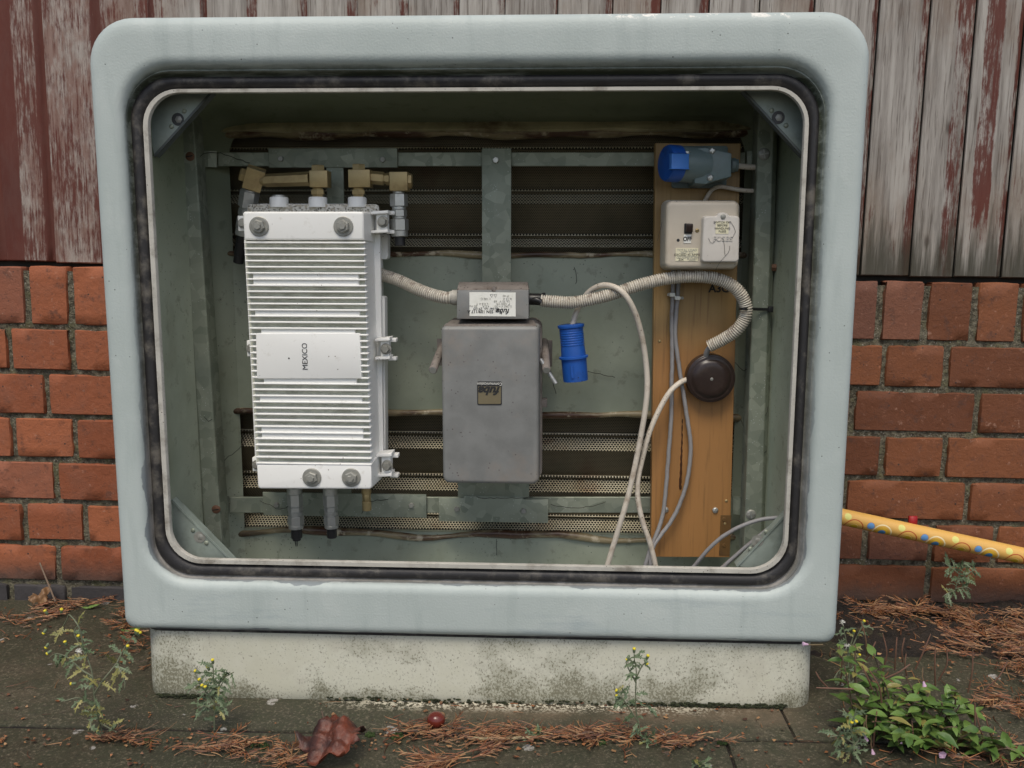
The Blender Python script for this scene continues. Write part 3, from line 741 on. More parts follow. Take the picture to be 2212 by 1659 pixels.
# rubber seal: half-round section
b = MB(); sec = [(0.02, .032), (.0, .025), (.06, .021), (.22, .0185), (.45, .018), (.7, .0195), (.92, .024), (1, .032)]
b.loft([rring(lerp(rx0 + .001, tx0, s), lerp(rx1 - .001, tx1, s), lerp(rz0 + .001, tz0, s), lerp(rz1 - .001, tz1, s), Y, lerp(.058, .051, s), lerp(.056, .052, s), 9) for s, Y in sec])
b.build("door_seal", M['rubber'], CB, 50, loc=(0, 0, Z0))
b = MB(); sec = [(0.06, .033), (.06, .0185), (.14, .0165), (.84, .0165), (.94, .0185), (.94, .0235)]
b.loft([rring(lerp(tx0, ix0, s), lerp(tx1, ix1, s), lerp(tz0, iz0, s), lerp(tz1, iz1, s), Y, lerp(.050, .044, s), lerp(.052, .046, s), 9) for s, Y in sec])
b.build("edge_trim", M['trim'], CB, 40, loc=(0, 0, Z0))
# inner shell: sides, ceiling and floor as one rounded sleeve
YB = .240
sx0, sx1, sz0, sz1 = ix0 - .012, ix1 + .012, zH(1100, 1240, YB) - .012, iz1 + .012
b = MB()
b.loft([rring(sx0, sx1, sz0, sz1, .048, .045, .03, 6), rring(sx0 - .002, sx1 + .002, sz0, sz1 + .0015, .10, .045, .03, 6), rring(sx0 + .006, sx1 - .006, sz0, sz1 - .004, .2, .05, .03, 6), rring(sx0 + .030, sx1 - .030, sz0 + .01, sz1 - .016, YB - .008, .05, .03, 6), rring(sx0 + .040, sx1 - .040, sz0 + .016, sz1 - .022, YB + .001, .05, .03, 6)])
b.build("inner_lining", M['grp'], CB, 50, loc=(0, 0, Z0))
# back wall with two vent openings
vx0, vx1 = xL(478, 700, YB), xL(1640, 700, YB)
zt_a, zt_b = zH(1100, 284, YB), zH(1100, 549, YB)
zl_a, zl_b = zH(1100, 893, YB), zH(1100, 1152, YB)
b = MB(); g = lambda z0, z1, x0=sx0 + .02, x1=sx1 - .02, y=YB: b.box(x0, x1, y, y + .012, z0, z1, bev=.0)
g(zt_a, sz1); g(zl_a, zt_b); g(sz0, zl_b)
g(zt_b + .0005, zt_a - .0005, sx0 + .02, vx0, YB + .0006); g(zt_b + .0005, zt_a - .0005, vx1, sx1 - .02, YB + .0006)
g(zl_b + .0005, zl_a - .0005, sx0 + .02, vx0, YB + .0006); g(zl_b + .0005, zl_a - .0005, vx1, sx1 - .02, YB + .0006)
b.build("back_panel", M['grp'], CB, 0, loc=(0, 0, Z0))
b = MB(); b.rect(446, 560, 492, 594, YB - .004, YB + .002, r=.002, bev=.0015)
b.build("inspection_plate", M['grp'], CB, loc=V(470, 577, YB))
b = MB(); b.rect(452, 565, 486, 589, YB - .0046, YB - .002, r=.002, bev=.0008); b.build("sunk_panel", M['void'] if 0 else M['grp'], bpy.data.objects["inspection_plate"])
# rolled vent lips, wavy with old resin
def lip(z, amp, sgn, r):
    xs = [lerp(vx0 - .012, vx1 + .012, k / 60) for k in range(61)]; ph = random.uniform(0, 6)
    path = [Vector((x, YB - .001 + random.uniform(-.0006, .0006), z + sgn * amp * abs(math.sin(x * 9 + ph)) ** 3 + .0012 * math.sin(x * 41 + ph) + random.uniform(-.0005, .0005))) for x in xs]
    q = MB(); q.tube(path, r, 10, rfun=lambda i, N: r * (1 + .35 * math.sin(i * .45 + ph) * math.sin(i * .17)))
    q.build("vent_lip", M['lip'], CB, 80)
lip(zt_a - .002, .001, 1, .0085); lip(zt_b, .002, -1, .0048); lip(zl_a, .004, -1, .0060); lip(zl_b, .009, -1, .0060)
q = MB()                                        # stained sill where the upper panel turns out over the vent
xs = [lerp(vx0 - .01, vx1 + .01, k / 40) for k in range(41)]; w_ = lambda x, a: .0012 * math.sin(x * 23 + a) + .0008 * math.sin(x * 57 + a)
zs_ = [(zH(1100, 258, YB), -.0005), (zH(1100, 266, YB), -.004), (zH(1100, 276, YB), -.013), (zH(1100, 283, YB), -.0155), (zH(1100, 287, YB), -.011), (zH(1100, 284, YB), .0)]
q.loft([[Vector((x, YB + dy, z + w_(x, i))) for x in xs] for i, (z, dy) in enumerate(zs_)], False); q.build("vent_sill", M['ledge'], CB, 60)
def endlip(x, z0, z1):
    ph = random.uniform(0, 6); path = [Vector((x + .004 * math.sin(k * .7 + ph) * math.sin(k * .23), YB - .001, lerp(z0, z1, k / 24))) for k in range(25)]
    q = MB(); q.tube(path, .004, 8, rfun=lambda i, N: .0045 * (1 + .5 * math.sin(i * .9 + ph))); q.build("vent_lip", M['lip'], CB, 80)
for x_ in (vx0 + .002, vx1 - .002): endlip(x_, zt_b, zt_a); endlip(x_, zl_b, zl_a)
# folded perforated sheets
def vent(za, zb, zz):
    """zz: list of (height, depth, bright) from the top down"""
    q = MB(); t = 0; rows_ = []; last = None; vals = []
    for z, y, br_ in zz:
        p = Vector((0, YB + y, z)); t += (p - last).length if last else 0; last = p
        rows_.append([Vector((vx0 - .01, p.y, p.z)), Vector((vx1 + .01, p.y, p.z))]); vals.append(t)
    q.loft(rows_, False, vals)
    o = q.build("vent_mesh", [M['perfdark'], M['perf']], CB, 0, loc=(0, 0, Z0), recalc=False)
    for k, p in enumerate(o.data.polygons): p.material_index = zz[k + 1][2]
    return o
def fold(lines, top, bot):
    """lines: grid heights of the bright lit folds (top, bottom)"""
    out = [(top + .006, .030, 0)]
    for a, c in lines:
        zr = zH(1250, a - 8, YB + .02); za = zH(1250, a, YB + .02); zc = zH(1250, c, YB + .02)
        out += [(zr + .0028, .0345, 0), (zr + .0022, .0300, 0), (zr - .0008, .0285, 1), (zr - .0014, .0345, 0), (za, .036, 0), (zc, .014, 1)]
    out.append((bot - .006, .030, 0)); return out
vent(zt_a, zt_b, fold([(327, 343), (419, 441), (516, 534)], zt_a, zt_b))
vent(zl_a, zl_b, fold([(949, 972), (1041, 1062), (1126, 1146)], zl_a, zl_b))
b = MB(); b.box(vx0 - .03, vx1 + .03, YB + .052, YB + .056, zl_b - .02, zt_a + .02); b.build("outer_back", M['void'], CB, 0, loc=(0, 0, Z0))
# corner gussets with latch hole and two rivets each
def gusset(pts, hole, riv, deep):
    Y = .052
    q = MB(); q.slab(pts, Y, Y + .003); gu = q.build("corner_gusset", M['galvpaint'], CB, 30)
    q = MB(); c = V(*hole, Y); q.lathe(c + Vector((0, -.0006, 0)), (0, 1, 0), [(0, .0088), (.0002, .0080), (.0009, .0080)], 20)
    q.build("latch_socket", M['bolt'] if deep else M['black'], gu, 30)
    q = MB(); q.lathe(c + Vector((.001, -.0012, 0)), (0, 1, 0), [(0, .004), (.0008, .0055), (.001, .0055)], 6); q.build("latch_pin", M['bolt'], gu)
    for r_ in riv:
        q = MB(); q.lathe(V(*r_, Y) + Vector((0, -.0016, 0)), (0, 1, 0), [(0, .0016), (.0006, .003), (.0017, .0036)], 12); q.build("rivet", M['galv'], gu, 60)
    q = MB(); a, c_ = V(*pts[0], Y), V(*pts[1], Y); dd = (c_ - a).normalized(); nn = Vector((0, 1, 0)).cross(dd)
    q.obox((a + c_) / 2 + Vector((0, .006, 0)), dd * ((c_ - a).length / 2), Vector((0, .0075, 0)), nn * .0012, .0004); q.build("folded_edge", M['foldshade'] if not deep else M['galvpaint'], gu)
t = worn('gusset_paint', (.265, .31, .275), .42, .1, mott=.14, mscale=40, dirt=(.14, .16, .13), dscale=18, damt=.6, bump=.1); M['galvpaint'] = t
M['foldshade'] = worn('shaded_gusset_fold', (.10, .115, .11), .5, .2)  # upper gusset folds: underside shade put into a darker colour
gusset([(334, 337), (457, 200), (380, 180), (322, 200), (316, 260)], (384.5, 258), [(398, 240), (370.5, 273)], False)
gusset([(1737, 339), (1606, 196), (1690, 178), (1748, 205), (1752, 270)], (1681, 254), [(1667, 239), (1698, 271)], False)
gusset([(507, 1218), (372, 1080), (355, 1150), (375, 1222), (430, 1235)], (431.5, 1160), [(417, 1146), (446, 1173)], True)
gusset([(1718, 1090), (1592, 1222), (1660, 1235), (1722, 1205), (1724, 1150)], (1636, 1168), [(1655, 1149), (1621, 1186)], True)
# upright mounting posts: folded steel, front strip and a splayed outer flange
def post(top, bot, yf, side):
    """top, bot: (left, right) grid x of the front strip at two heights"""
    q = MB(); (tl, tr, ty), (bl, br, by) = top, bot
    def sect(l, r, y):
        a, c = V(l, y, yf), V(r, y, yf); out = []
        s = side
        o_, i_ = (a, c) if s < 0 else (c, a)
        dx = Vector((s, 0, 0)); dy = Vector((0, 1, 0))
        return [i_ + dy * .034, i_ + dy * .001, i_ - dx * -.0008, o_ - dx * .0008, o_ + dy * .0008 + dx * .0004, o_ + dx * .008 + dy * .012, o_ + dx * .0085 + dy * .042]
    A = sect(tl, tr, ty); B = sect(bl, br, by)
    k = (A[3].z - B[3].z); ext = .35 if 0 else 0
    q.loft([A, B], False)
    o = q.build("mounting_post", M['galv'], CB, 0)
    md = o.modifiers.new('thick', 'SOLIDIFY'); md.thickness = .0022; md.offset = 0
    return o
pl = post((387, 414, 225), (447, 480, 1195), .155, -1)
pr = post((1641, 1672, 225), (1608, 1642, 1195), .155, 1)
def screwhead(p, r, parent, mat, cross=True, name="screw", depth=.003):
    q = MB(); q.lathe(p + Vector((0, -depth, 0)), (0, 1, 0), [(0, r * .55), (depth * .25, r * .85), (depth * .7, r), (depth, r)], 16)
    o = q.build(name, mat, parent, 50)
    q = MB(); w = r * .11
    q.obox(p + Vector((0, -depth - .0001, 0)), Vector((r * .7, 0, r * .12)), Vector((0, .0003, 0)), Vector((-w * .2, 0, w)))
    if cross: q.obox(p + Vector((0, -depth - .0004, 0)), Vector((-r * .12, 0, r * .7)), Vector((0, .0003, 0)), Vector((w, 0, w * .2)))
    q.build("slot", M['black'] if not cross else M['steel'], o, 0)
    return o
screwhead(V(411, 338, .155), .0072, pl, M['rustbolt'], False); screwhead(V(467, 1100, .155), .0072, pl, M['rustbolt'], False)
screwhead(V(1650, 333, .155), .0092, pr, M['bolt'], True); screwhead(V(1622, 1111, .155), .0082, pr, M['bolt'], True)
for (x, y, p_, s) in ((400, 578, pl, -1), (1672, 578, pr, 1)):
    q = MB(); c = V(x, y, .165)
    q.lathe(c, (s, -.1, 0), [(-.004, .006), (.003, .006)], 6); q.rod(c, c + Vector((s * .013, -.001, 0)), .0028, n=8)
    q.build("rusty_stud", M['rustbolt'], p_)
# horizontal rails between the posts, ends folded back
def rail(px0, px1, y0, y1, slope):
    q = MB(); Y = .204
    a0, a1 = V(px0, y0, Y), V(px0, y1, Y); c0, c1 = V(px1, y0 + slope, Y), V(px1, y1 + slope, Y)
    back = [p + Vector((0, .004, 0)) for p in (a0, c0, c1, a1)]
    q.prism([a0, c0, c1, a1], back, .0008, 1)
    for (p0, p1, s) in ((a0, a1, -1), (c0, c1, 1)):      # bent lugs to the posts
        m0, m1 = p0 + Vector((s * .002, -.0005, .0005)), p1 + Vector((s * .002, -.0005, -.0005))
        pts = [(0, 0), (s * .012, -.004), (s * .018, -.014), (s * .032, -.022)]
        q.loft([[m0 + Vector((dx, dy, .001)), m1 + Vector((dx, dy, -.001)), m1 + Vector((dx, dy + .003, -.001)), m0 + Vector((dx, dy + .003, .001))] for dx, dy in pts], True, cap=True)
    return q.build("mounting_rail", M['galv'], CB, 30)
rail(471, 1610, 329, 359, 0); rail(496, 1580, 1074, 1108, 0)
# plinth
b = MB(); Yp = .014
pa, pb_ = xL(325, 1375, Yp + .026), xL(1752, 1395, Yp + .026); qa, qb = xL(333, 1500, Yp + .026), xL(1746, 1515, Yp + .026)
def pring(x0, x1, z, y0=Yp, y1=.31, r=.034):
    P = [Vector((x0, z, y1)), Vector((x1, z, y1)), Vector((x1, z, y0)), Vector((x0, z, y0))]
    return [Vector((p.x, p.z, p.y)) for p in round_xz(P, r, 7)]
prof = [(Z0 + .004, 0, .0), (Z0 - .012, .0, 0), (Z0 * .5, .5, -.002), (.03, .93, -.0035), (.016, .97, -.004), (.004, 1, -.003), (-.004, 1, .0)]
b.loft([pring(lerp(pa, qa, s), lerp(pb_, qb, s), z, Yp + dy) for z, s, dy in prof])
b.build("plinth", M['plinth'], CB, 50, loc=(0, .15, 0))
b = MB(); b.loft([pring(pa - .002, pb_ + .002, z, Yp - .002) for z in (Z0 + .006, Z0 - .003)]); b.build("joint_strip", M['rubber'], CB, 40)
# ------------------------------------------------------------------ brackets
random.seed(3)
AX = Vector((0, 1, 0))
def hexbolt(p, r, parent, mat, name="bolt", h=.004, washer=0.0, phase=.2, cap=False):
    q = MB()
    if washer: q.lathe(p + Vector((0, -.0022, 0)), AX, [(0, washer * .93), (.0006, washer), (.0024, washer)], 24)
    w = .0022 if washer else 0
    q.lathe(p + Vector((0, -h - w, 0)), AX, [(0, r * .86), (h * .18, r), (h + w, r)], 6, phase=phase)
    if cap: q.lathe(p + Vector((0, -h - w - .003, 0)), AX, [(0, r * .48), (.0006, r * .55), (.004, r * .55)], 6, phase=phase + .3)
    return q.build(name, mat, parent, 30)
AB = empty("amplifier_bracket", V(735, 1110, .2), "galvanised steel bracket behind the white ribbed amplifier, bolted to both rails", "bracket")
for nm, a_, k_ in (("top_plate", (580, 320, 858, 362, .1965, .200), .0008), ("bracket_strip", (714, 360, 750, 1070, .1985, .2010), .0005), ("foot_plate", (568, 1066, 921, 1116, .1965, .200), .0008)):
    b = MB(); b.rect(*a_, bev=k_); b.build(nm, M['galv'], AB, 30)
for p in ((607, 343), (827, 345), (598, 1090), (889, 1091)): hexbolt(V(*p, .1965), .0046, AB, M['bolt'], h=.004)
SB = empty("supply_bracket", V(1070, 1125, .2), "galvanised steel strip bracket behind the grey power supply box", "bracket")
b = MB(); b.rect(1041, 320, 1104, 640, .1955, .200, bev=.0008); b.build("bracket_strip", M['galv'], SB, 30)
b = MB(); b.rect(989, 1035, 1143, 1076, .1950, .1990, bev=.0006); b.build("bracket_tongue", M['galv'], SB, 30)
b = MB(); b.slab([(1002, 1071), (1131, 1073), (1131, 1079), (1184, 1079), (1184, 1130), (948, 1126), (948, 1075), (1002, 1076)], .1930, .1948, bev=.0005)
b.build("foot_plate", M['galv'], SB, 30)
hexbolt(V(1071, 346, .1955), .0050, SB, M['steel']); hexbolt(V(987, 1099, .193), .0046, SB, M['bolt']); hexbolt(V(1131, 1103, .193), .0046, SB, M['bolt'])

# ------------------------------------------------------------------ white ribbed amplifier
AM = empty("cable_amplifier", V(670, 1060, .15), "white ribbed amplifier housing marked MEXICO with brass and steel connectors", "amplifier")
def edge_l(y): return lerp(524, 557, (y - 457) / 600)
def edge_r(y): return lerp(785, 803, (y - 457) / 600)
def fl(y): return lerp(530, 553, (y - 440) / 600)
def frr(y): return lerp(821, 829, (y - 470) / 560)
YF, YV = .078, .145
b = MB()
b.slab([(fl(440), 440), (820, 440), (829, 1030), (556, 1030)], YV, YV + .007, r=[.020, .024, .012, .012], bev=.0015)
b.slab([(fl(446) + 3, 446), (815, 446), (823, 1024), (560, 1024)], YV + .006, .192, r=.014)
b.slab([(535, 640), (831, 640), (833, 1010), (552, 1010)], YV + .012, .180, r=.004)
b.slab([(805, 505), (838, 505), (838, 560), (805, 560)], .170, .190, r=.004, bev=.001)
b.build("rear_housing", M['white'], AM, 30)
b = MB(); b.slab([(fl(440) + 4, 441), (818, 441), (818, 458), (fl(440) + 4, 458)], YV - .001, YV + .004, r=[.017, .021, .0, .0], bev=.0008); b.build("dusty_ledge", M['dusty'], AM, 30)
b = MB()     # lid with drafted sides
P = [(524, 457), (785, 457), (803, 1057), (557, 1056)]
b.slab([(527, 518), (787, 518), (801, 1005), (553, 1005)], YF + .011, YV, bev=.001, grow=.003)
b.slab([(524, 457), (785, 457), (786.5, 518), (527, 518)], YF, YV, r=[.004, .004, .0, .0], bev=.0028, seg=3, grow=.0028)
b.slab([(554, 1003), (802, 1003), (803, 1057), (557, 1056)], YF, YV, r=[0, 0, .005, .005], bev=.0028, seg=3, grow=.0028)
b.build("front_housing", M['white'], AM, 30)
b = MB(); b.slab([(529, 519), (785, 519), (800, 1004), (555, 1004)], YF + .0102, YF + .0112); b.build("fin_backing", M['finfloor'], AM, 0)
b = MB(); nf = 37; fy = [lerp(524, 1002, k / (nf - 1)) for k in range(nf)]
lab = (720, 818)
for y in fy:
    z = zH(660, y, YF); spans = [(edge_l(y) - .5, edge_r(y) + 1.5)]
    if lab[0] - 4 < y < lab[1] + 3: spans = [(edge_l(y) - .5, edge_l(y) + 17), (edge_r(y) - 18, edge_r(y) + 1.5)]
    for a, c in spans:
        xa, xb = xL(a, y, YF), xL(c, y, YF)
        P = [Vector((xa, YF, z)), Vector((xb, YF, z))]
        prof = [(.0005, -.0013), (-.0004, -.0009), (-.0007, 0), (-.0004, .0009), (.0005, .0013), (.014, .0015), (.014, -.0015)]
        ends = [(.0016, .3), (.0002, .8), (0, 1)]
        rg = []
        for dx, s in [(0, .35), (.0012, .9), (.002, 1)]: rg.append([Vector((xa + dx, YF + (dy if dy < .01 else dy), z + dz * s)) for dy, dz in prof])
        for dx, s in [(.002, 1), (.0012, .9), (0, .35)]: rg.append([Vector((xb - dx, YF + dy, z + dz * s)) for dy, dz in prof])
        b.loft(rg, True, cap=True)
b.build("cooling_fins", M['white'], AM, 30)
b = MB()
for y0 in (593, 606, 673, 710, 817, 858, 923, 936):   # solid bars cast between some of the fins
    k = min(range(nf), key=lambda i: abs(fy[i] - y0)); a, c = fy[k] + 1.5, fy[min(k + 1, nf - 1)] - 1.5
    ins = 26 if y0 in (710, 817) else 15
    b.rect(edge_l(y0) + ins, a, edge_r(y0) - ins, c, YF + .0022, YF + .012, bev=.0008)
b.build("cast_bars", M['white'], AM, 30)
b = MB(); b.slab([(edge_l(722) + 14, 720), (edge_r(722) - 16, 720), (edge_r(818) - 15, 818), (edge_l(818) + 11, 818)], YF - .0012, YF + .012, r=.002, bev=.0008)
lp = b.build("label_plate", M['white'], AM, 30)
lettering("MEXICO", .0112, V(659, 770, YF - .0015), M['ink'], lp, rot=R(-90), squeeze=.95, bold=.0)
b = MB(); c = V(624, 774, YF - .0012); b.lathe(c + Vector((0, -.0003, 0)), AX, [(0, .0012), (.0004, .0014)], 8); b.build("dark_fleck", M['ink'], lp)
for p in ((560, 489), (742, 489), (674, 1031), (759, 1031)): hexbolt(V(*p, YF), .0096, AM, M['bolt'], "cover_bolt", h=.006, washer=.0142, phase=random.random(), cap=True)
# clamping lugs down both sides
def lug(x0, x1, y0, y1, side):
    q = MB(); Yl = .118
    q.rect(x0, y0 + 4, x1 - 8 if side > 0 else x1, y1 - 4, Yl + .006, Yl + .024, bev=.001)
    if side > 0:
        for yy, sl in ((y0, 0), (y1 - 7, 0)):
            q.slab([(x0 - 12, yy + 2), (x1 - 6, yy - 1), (x1 - 6, yy + 6), (x0 - 12, yy + 8)], Yl, Yl + .028, bev=.001)
            q.rect(x1 - 10, yy + 1, x1 + 8, yy + 9, Yl + .020, Yl + .034, bev=.0012, r=.0012)
    o = q.build("side_lug", M['white'], AM, 30)
    if side > 0: hexbolt(V((x0 + x1) / 2 - 1, (y0 + y1) / 2, Yl + .006), .0062, o, M['bolt'], "lug_bolt", h=.008, washer=.0085, phase=random.random())
    else: hexbolt(V(x1 - 2, (y0 + y1) / 2, Yl + .006), .0055, o, M['bolt'], "lug_bolt", h=.004, washer=.0075)
lug(813, 844, 455, 503, 1); lug(822, 848, 730, 777, 1); lug(824, 852, 980, 1030, 1)
lug(514, 527, 462, 503, -1); lug(533, 545, 732, 774, -1); lug(545, 557, 985, 1022, -1)
# ports on top
YC = .150
for x in (603, 687, 772):
    q = MB(); p = V(x, 442, YC); q.lathe(p, (0, 0, 1), [(-.004, .0140), (.009, .0140), (.0108, .0132), (.0112, .0122), (.0112, .003)], 24)
    o = q.build("top_port", M['white'], AM, 40)
    if x == 603:
        q = MB(); q.lathe(p + Vector((0, 0, .011)), (0, 0, 1), [(0, .0098), (.0028, .0098), (.0034, .0086)], 20); q.build("port_plug", M['steel'], o, 40)
def elbow(px, blk_y0, blk_y1, blk_x0, blk_x1, arm, end):
    """brass right-angle adaptor: foot in the port, block, hexagon arm, outer block"""
    o = empty("coax_adaptor", V(px, 425, YC)); o.parent = AM; o.location = V(px, 425, YC) - world_loc(AM)
    q = MB(); p = V(px, 426, YC); zt = V(px, blk_y1, YC).z - p.z
    q.lathe(p, (0, 0, 1), [(-.002, .0085), (zt * .25, .0085), (zt * .26, .0105), (zt * .72, .0105), (zt * .73, .008), (zt + .003, .008)], 6, phase=.1); q.build("port_nut", M['brass'], o, 30)
    q = MB(); q.rect(blk_x0, blk_y0, blk_x1, blk_y1, YC - .0125, YC + .012, bev=.0006); q.build("block", M['brass'], o, 30)
    q = MB(); zc = V(px, blk_y0, YC); q.lathe(zc + Vector((0, 0, -.001)), (0, 0, 1), [(0, .0105), (.0075, .0105), (.0085, .0095)], 6, phase=.2); q.build("top_nut", M['brass'], o, 30)
    return o
e1 = elbow(687, 368, 404, 668, 707, 0, 0); e2 = elbow(775, 366, 404, 752, 799, 0, 0)
q = MB(); a = V(670, 386, YC); c = V(574, 390, YC + .012); d = (a - c)
q.lathe(c, d, [(0, .0098), (d.length, .0108)], 6, phase=.5); q.rod(V(578, 390, YC + .012), V(566, 390, YC + .014), .0086, .0086, 16); q.build("hexagon_arm", M['brass'], e1, 30)
q = MB(); c = V(549, 386, YC + .016); ax = (V(536, 425, YC + .02) - V(548, 380, YC + .014)).normalized(); sx = Vector((.97, .24, 0)); sx = (sx - ax * sx.dot(ax)).normalized(); sy = ax.cross(sx)
q.obox(c, sx * .0128, sy * .0125, ax * .0155, .0008); q.lathe(c - sx * .012, -sx, [(0, .0105), (.008, .0105), (.010, .009)], 6); q.build("end_block", M['brass'], e1, 30)
def connector(p, ax, segs, parent, name="cable_connector"):
    """stack of hexagon and round sleeves; segs: (length, radius, sides, material)"""
    o = empty(name, p); o.parent = parent; o.location = p - world_loc(parent); ax = ax.normalized()
    for k, (L, r, n, mt) in enumerate(segs):
        q = MB(); q.lathe(p, ax, [(0, r * .93), (min(.0008, L * .2), r), (L - min(.0008, L * .2), r), (L, r * .93)], n, phase=.25)
        q.build({'steel': 'sleeve', 'black': 'black_end', 'brass': 'sleeve'}[mt] if n != 6 else 'hexagon_nut', M[mt], o, 30); p = p + ax * L
    return o
S6 = lambda L, r: (L, r, 6, 'steel'); SR = lambda L, r: (L, r, 20, 'steel')
axl = V(512, 560, .195) - V(536, 414, .172); Lx = axl.length
connector(V(541, 408, .171), axl, [SR(.003, .0125), S6(.026, .0148), SR(.003, .0115), S6(.011, .0125), SR(.003, .011), S6(.018, .0128), SR(.01, .012), (.034, .0088, 16, 'black'), (.012, .0082, 16, 'black')], AM)
q = MB(); a = V(797, 383, YC); c = V(842, 387, YC); q.lathe(a, c - a, [(0, .0098), ((c - a).length * .72, .0098), ((c - a).length * .73, .0078), ((c - a).length * .82, .0078), ((c - a).length * .83, .0092), ((c - a).length, .0092)], 6, phase=.5); q.build("hexagon_arm", M['brass'], e2, 30)
q = MB(); q.rect(841, 371, 880, 412, YC - .014, YC + .010, bev=.0006); p = V(880, 391, YC); q.lathe(p, (1, .1, 0), [(-.001, .0115), (.006, .0115), (.0075, .0095)], 6, phase=.3); q.build("end_block", M['brass'], e2, 30)
zpx = lambda y: V(862, y, YC).z
def stack(x, y0, parts, Y, top=None):
    p = V(x, y0, Y); segs = []
    for y1, r, n, mt in parts:
        segs.append((V(x, y0, Y).z - V(x, y1, Y).z, r, n, mt)); y0 = y1
    return connector(p, Vector((.012, 0, -1)), segs, AM)
stack(861, 412, [(419, .0088, 20, 'steel'), (446, .0134, 6, 'steel'), (453, .0105, 20, 'steel'), (468, .0118, 6, 'steel'), (473, .0105, 20, 'steel'), (498, .0136, 6, 'steel'), (511, .0125, 20, 'steel'), (531, .0080, 16, 'black')], YC)
stack(636, 1052, [(1066, .0120, 20, 'steel'), (1092, .0122, 6, 'steel'), (1094, .0110, 20, 'steel'), (1104, .0120, 6, 'steel'), (1114, .0112, 20, 'steel'), (1133, .0128, 6, 'steel'), (1141, .0118, 20, 'steel'), (1162, .0086, 16, 'black'), (1167, .0066, 16, 'black')], .140)
stack(713, 1052, [(1068, .0112, 20, 'steel'), (1092, .0118, 6, 'steel'), (1094, .0102, 20, 'steel'), (1103, .0108, 6, 'steel'), (1113, .0102, 20, 'steel'), (1133, .0118, 6, 'steel'), (1140, .0110, 20, 'steel'), (1161, .0078, 16, 'black')], .140)
stack(791, 1050, [(1066, .0078, 16, 'brass'), (1082, .0066, 6, 'brass'), (1102, .0072, 16, 'brass')], .140)
for x in (638, 640, 643):
    q = MB(); q.tube(vpath([(x - 2, 1164, .14), (x, 1172, .139), (x + random.uniform(-2, 2), 1180, .14)], .002), .0006, 5); q.build("wire_strand", M['black'], AM, 60)

# ------------------------------------------------------------------ grey power supply
PS = empty("power_supply", V(1060, 1050, .15), "grey cast power supply box with an upside-down badge and a small terminal box on top", "power supply")
YP = .100
b = MB(); b.slab([(953, 705), (1164, 705), (1164, 1047), (957, 1044)], YP, .150, r=[.006, .006, .010, .010], bev=.0065, seg=4, grow=.0015)
b.build("cover", M['grey'], PS, 40)
b = MB(); b.slab([(962, 690), (1171, 690), (1171, 1036), (966, 1034)], .150, .193, r=.014, bev=.003); b.rect(1160, 862, 1182, 880, .165, .180, bev=.001); b.build("rear_case", M['greydirt'], PS, 40)
b = MB(); n_ = [V(957, 704, YP + .004), V(1160, 704, YP + .004), V(1152, 691, .145), V(975, 691, .145)]
b.prism([n_[0], n_[1], n_[2], n_[3]], [p - Vector((0, -.004, .004)) for p in n_], .0005, 1); b.build("sloping_shoulder", M['greydirt'], PS, 40)
YT = .112
b = MB(); zt = zH(1065, 627, YT)
b.slab([(987, 627), (1142, 626), (1142, 689), (987, 689)], YT, .170, r=[.001, .001, .001, .001], bev=.002)
tb = b.build("terminal_box", M['grey'], PS, 30)
b = MB(); A = [V(987, 626.5, YT + .0015), V(1142, 625.5, YT + .0015)]; Bk = [V(1140, 609, .150), V(992, 609, .150)]
A0 = [V(989, 619, YT + .012), V(1141, 618, YT + .012)]
b.loft([[A[0], A[1]], [A0[0], A0[1]], [Bk[1], Bk[0]], [Bk[1] + Vector((0, .03, -.003)), Bk[0] + Vector((0, .03, -.003))]], False)
for s in (0, 1):
    e_ = [A[s], A0[s], Bk[1 - s], Bk[1 - s] + Vector((0, .03, -.003)), A[s] + Vector((0, .06, -.006))]
    b.poly(e_)
b.build("box_lid", M['greydirt'], tb, 30)
b = MB(); b.rect(1062, 619, 1071, 630, YT - .0005, YT + .01, bev=.0006); b.build("lid_catch", M['greydirt'], tb, 30)
b = MB(); b.slab([(1014, 631.5), (1114, 632), (1114, 684), (1014, 683)], YT - .0008, YT + .0002, bev=.0002, seg=1)
rl = b.build("rating_label", M['paper'], PS, 0)
Yl = YT - .0010
def up(body, size, px, py, mat='ink', **k): lettering(body, size, V(px, py, Yl), M[mat], rl, flip=True, name="lettering", **k)
up("fuba", .0115, 1087, 672, shear=.35, bold=.00018, squeeze=1.0)
up("Typ: SSN 109/117 A", .0062, 1047, 673, bold=.0001)
up("Order no. 29109", .0055, 1050, 667)
up("U 240 V ~ 50      4.5 A      50 Hz", .0047, 1060, 661.5, 'greyink')
up("P 1000 VA         L 0.8 A T", .0047, 1065, 656.5, 'greyink')
up("Us 30 V   65", .0047, 1084, 651, 'greyink')
up("Is 15 A              t 100 C", .0047, 1072, 645.5, 'greyink')
up("IP 40", .0047, 1093, 639, 'greyink')
for x in (1062, 1070):
    q = MB(); c = V(x, 639, Yl + .0001); q.tube([c + Vector((dx, 0, dz)) for dx, dz in ((-.0022, .0017), (.0022, .0017), (0, -.0024), (-.0022, .0017))], .0003, 4); q.build("warning_mark", M['ink'], rl, 0)
b = MB(); b.slab([(1030.5, 824), (1084, 824), (1084, 875), (1031, 875)], YP - .0007, YP + .0002, r=.0022, n=4); bd = b.build("badge", M['ink'], PS, 0)
b = MB(); b.slab([(1033, 835), (1082, 835), (1082, 872.5), (1033, 872.5)], YP - .0010, YP - .0006, r=[.0004, .0004, .0015, .0015]); b.build("gold_field", M['gold'], bd, 0)
lettering("fuba", .0165, V(1057.5, 843.5, YP - .0013), M['ink'], bd, flip=True, shear=.33, bold=.0007, squeeze=1.12)
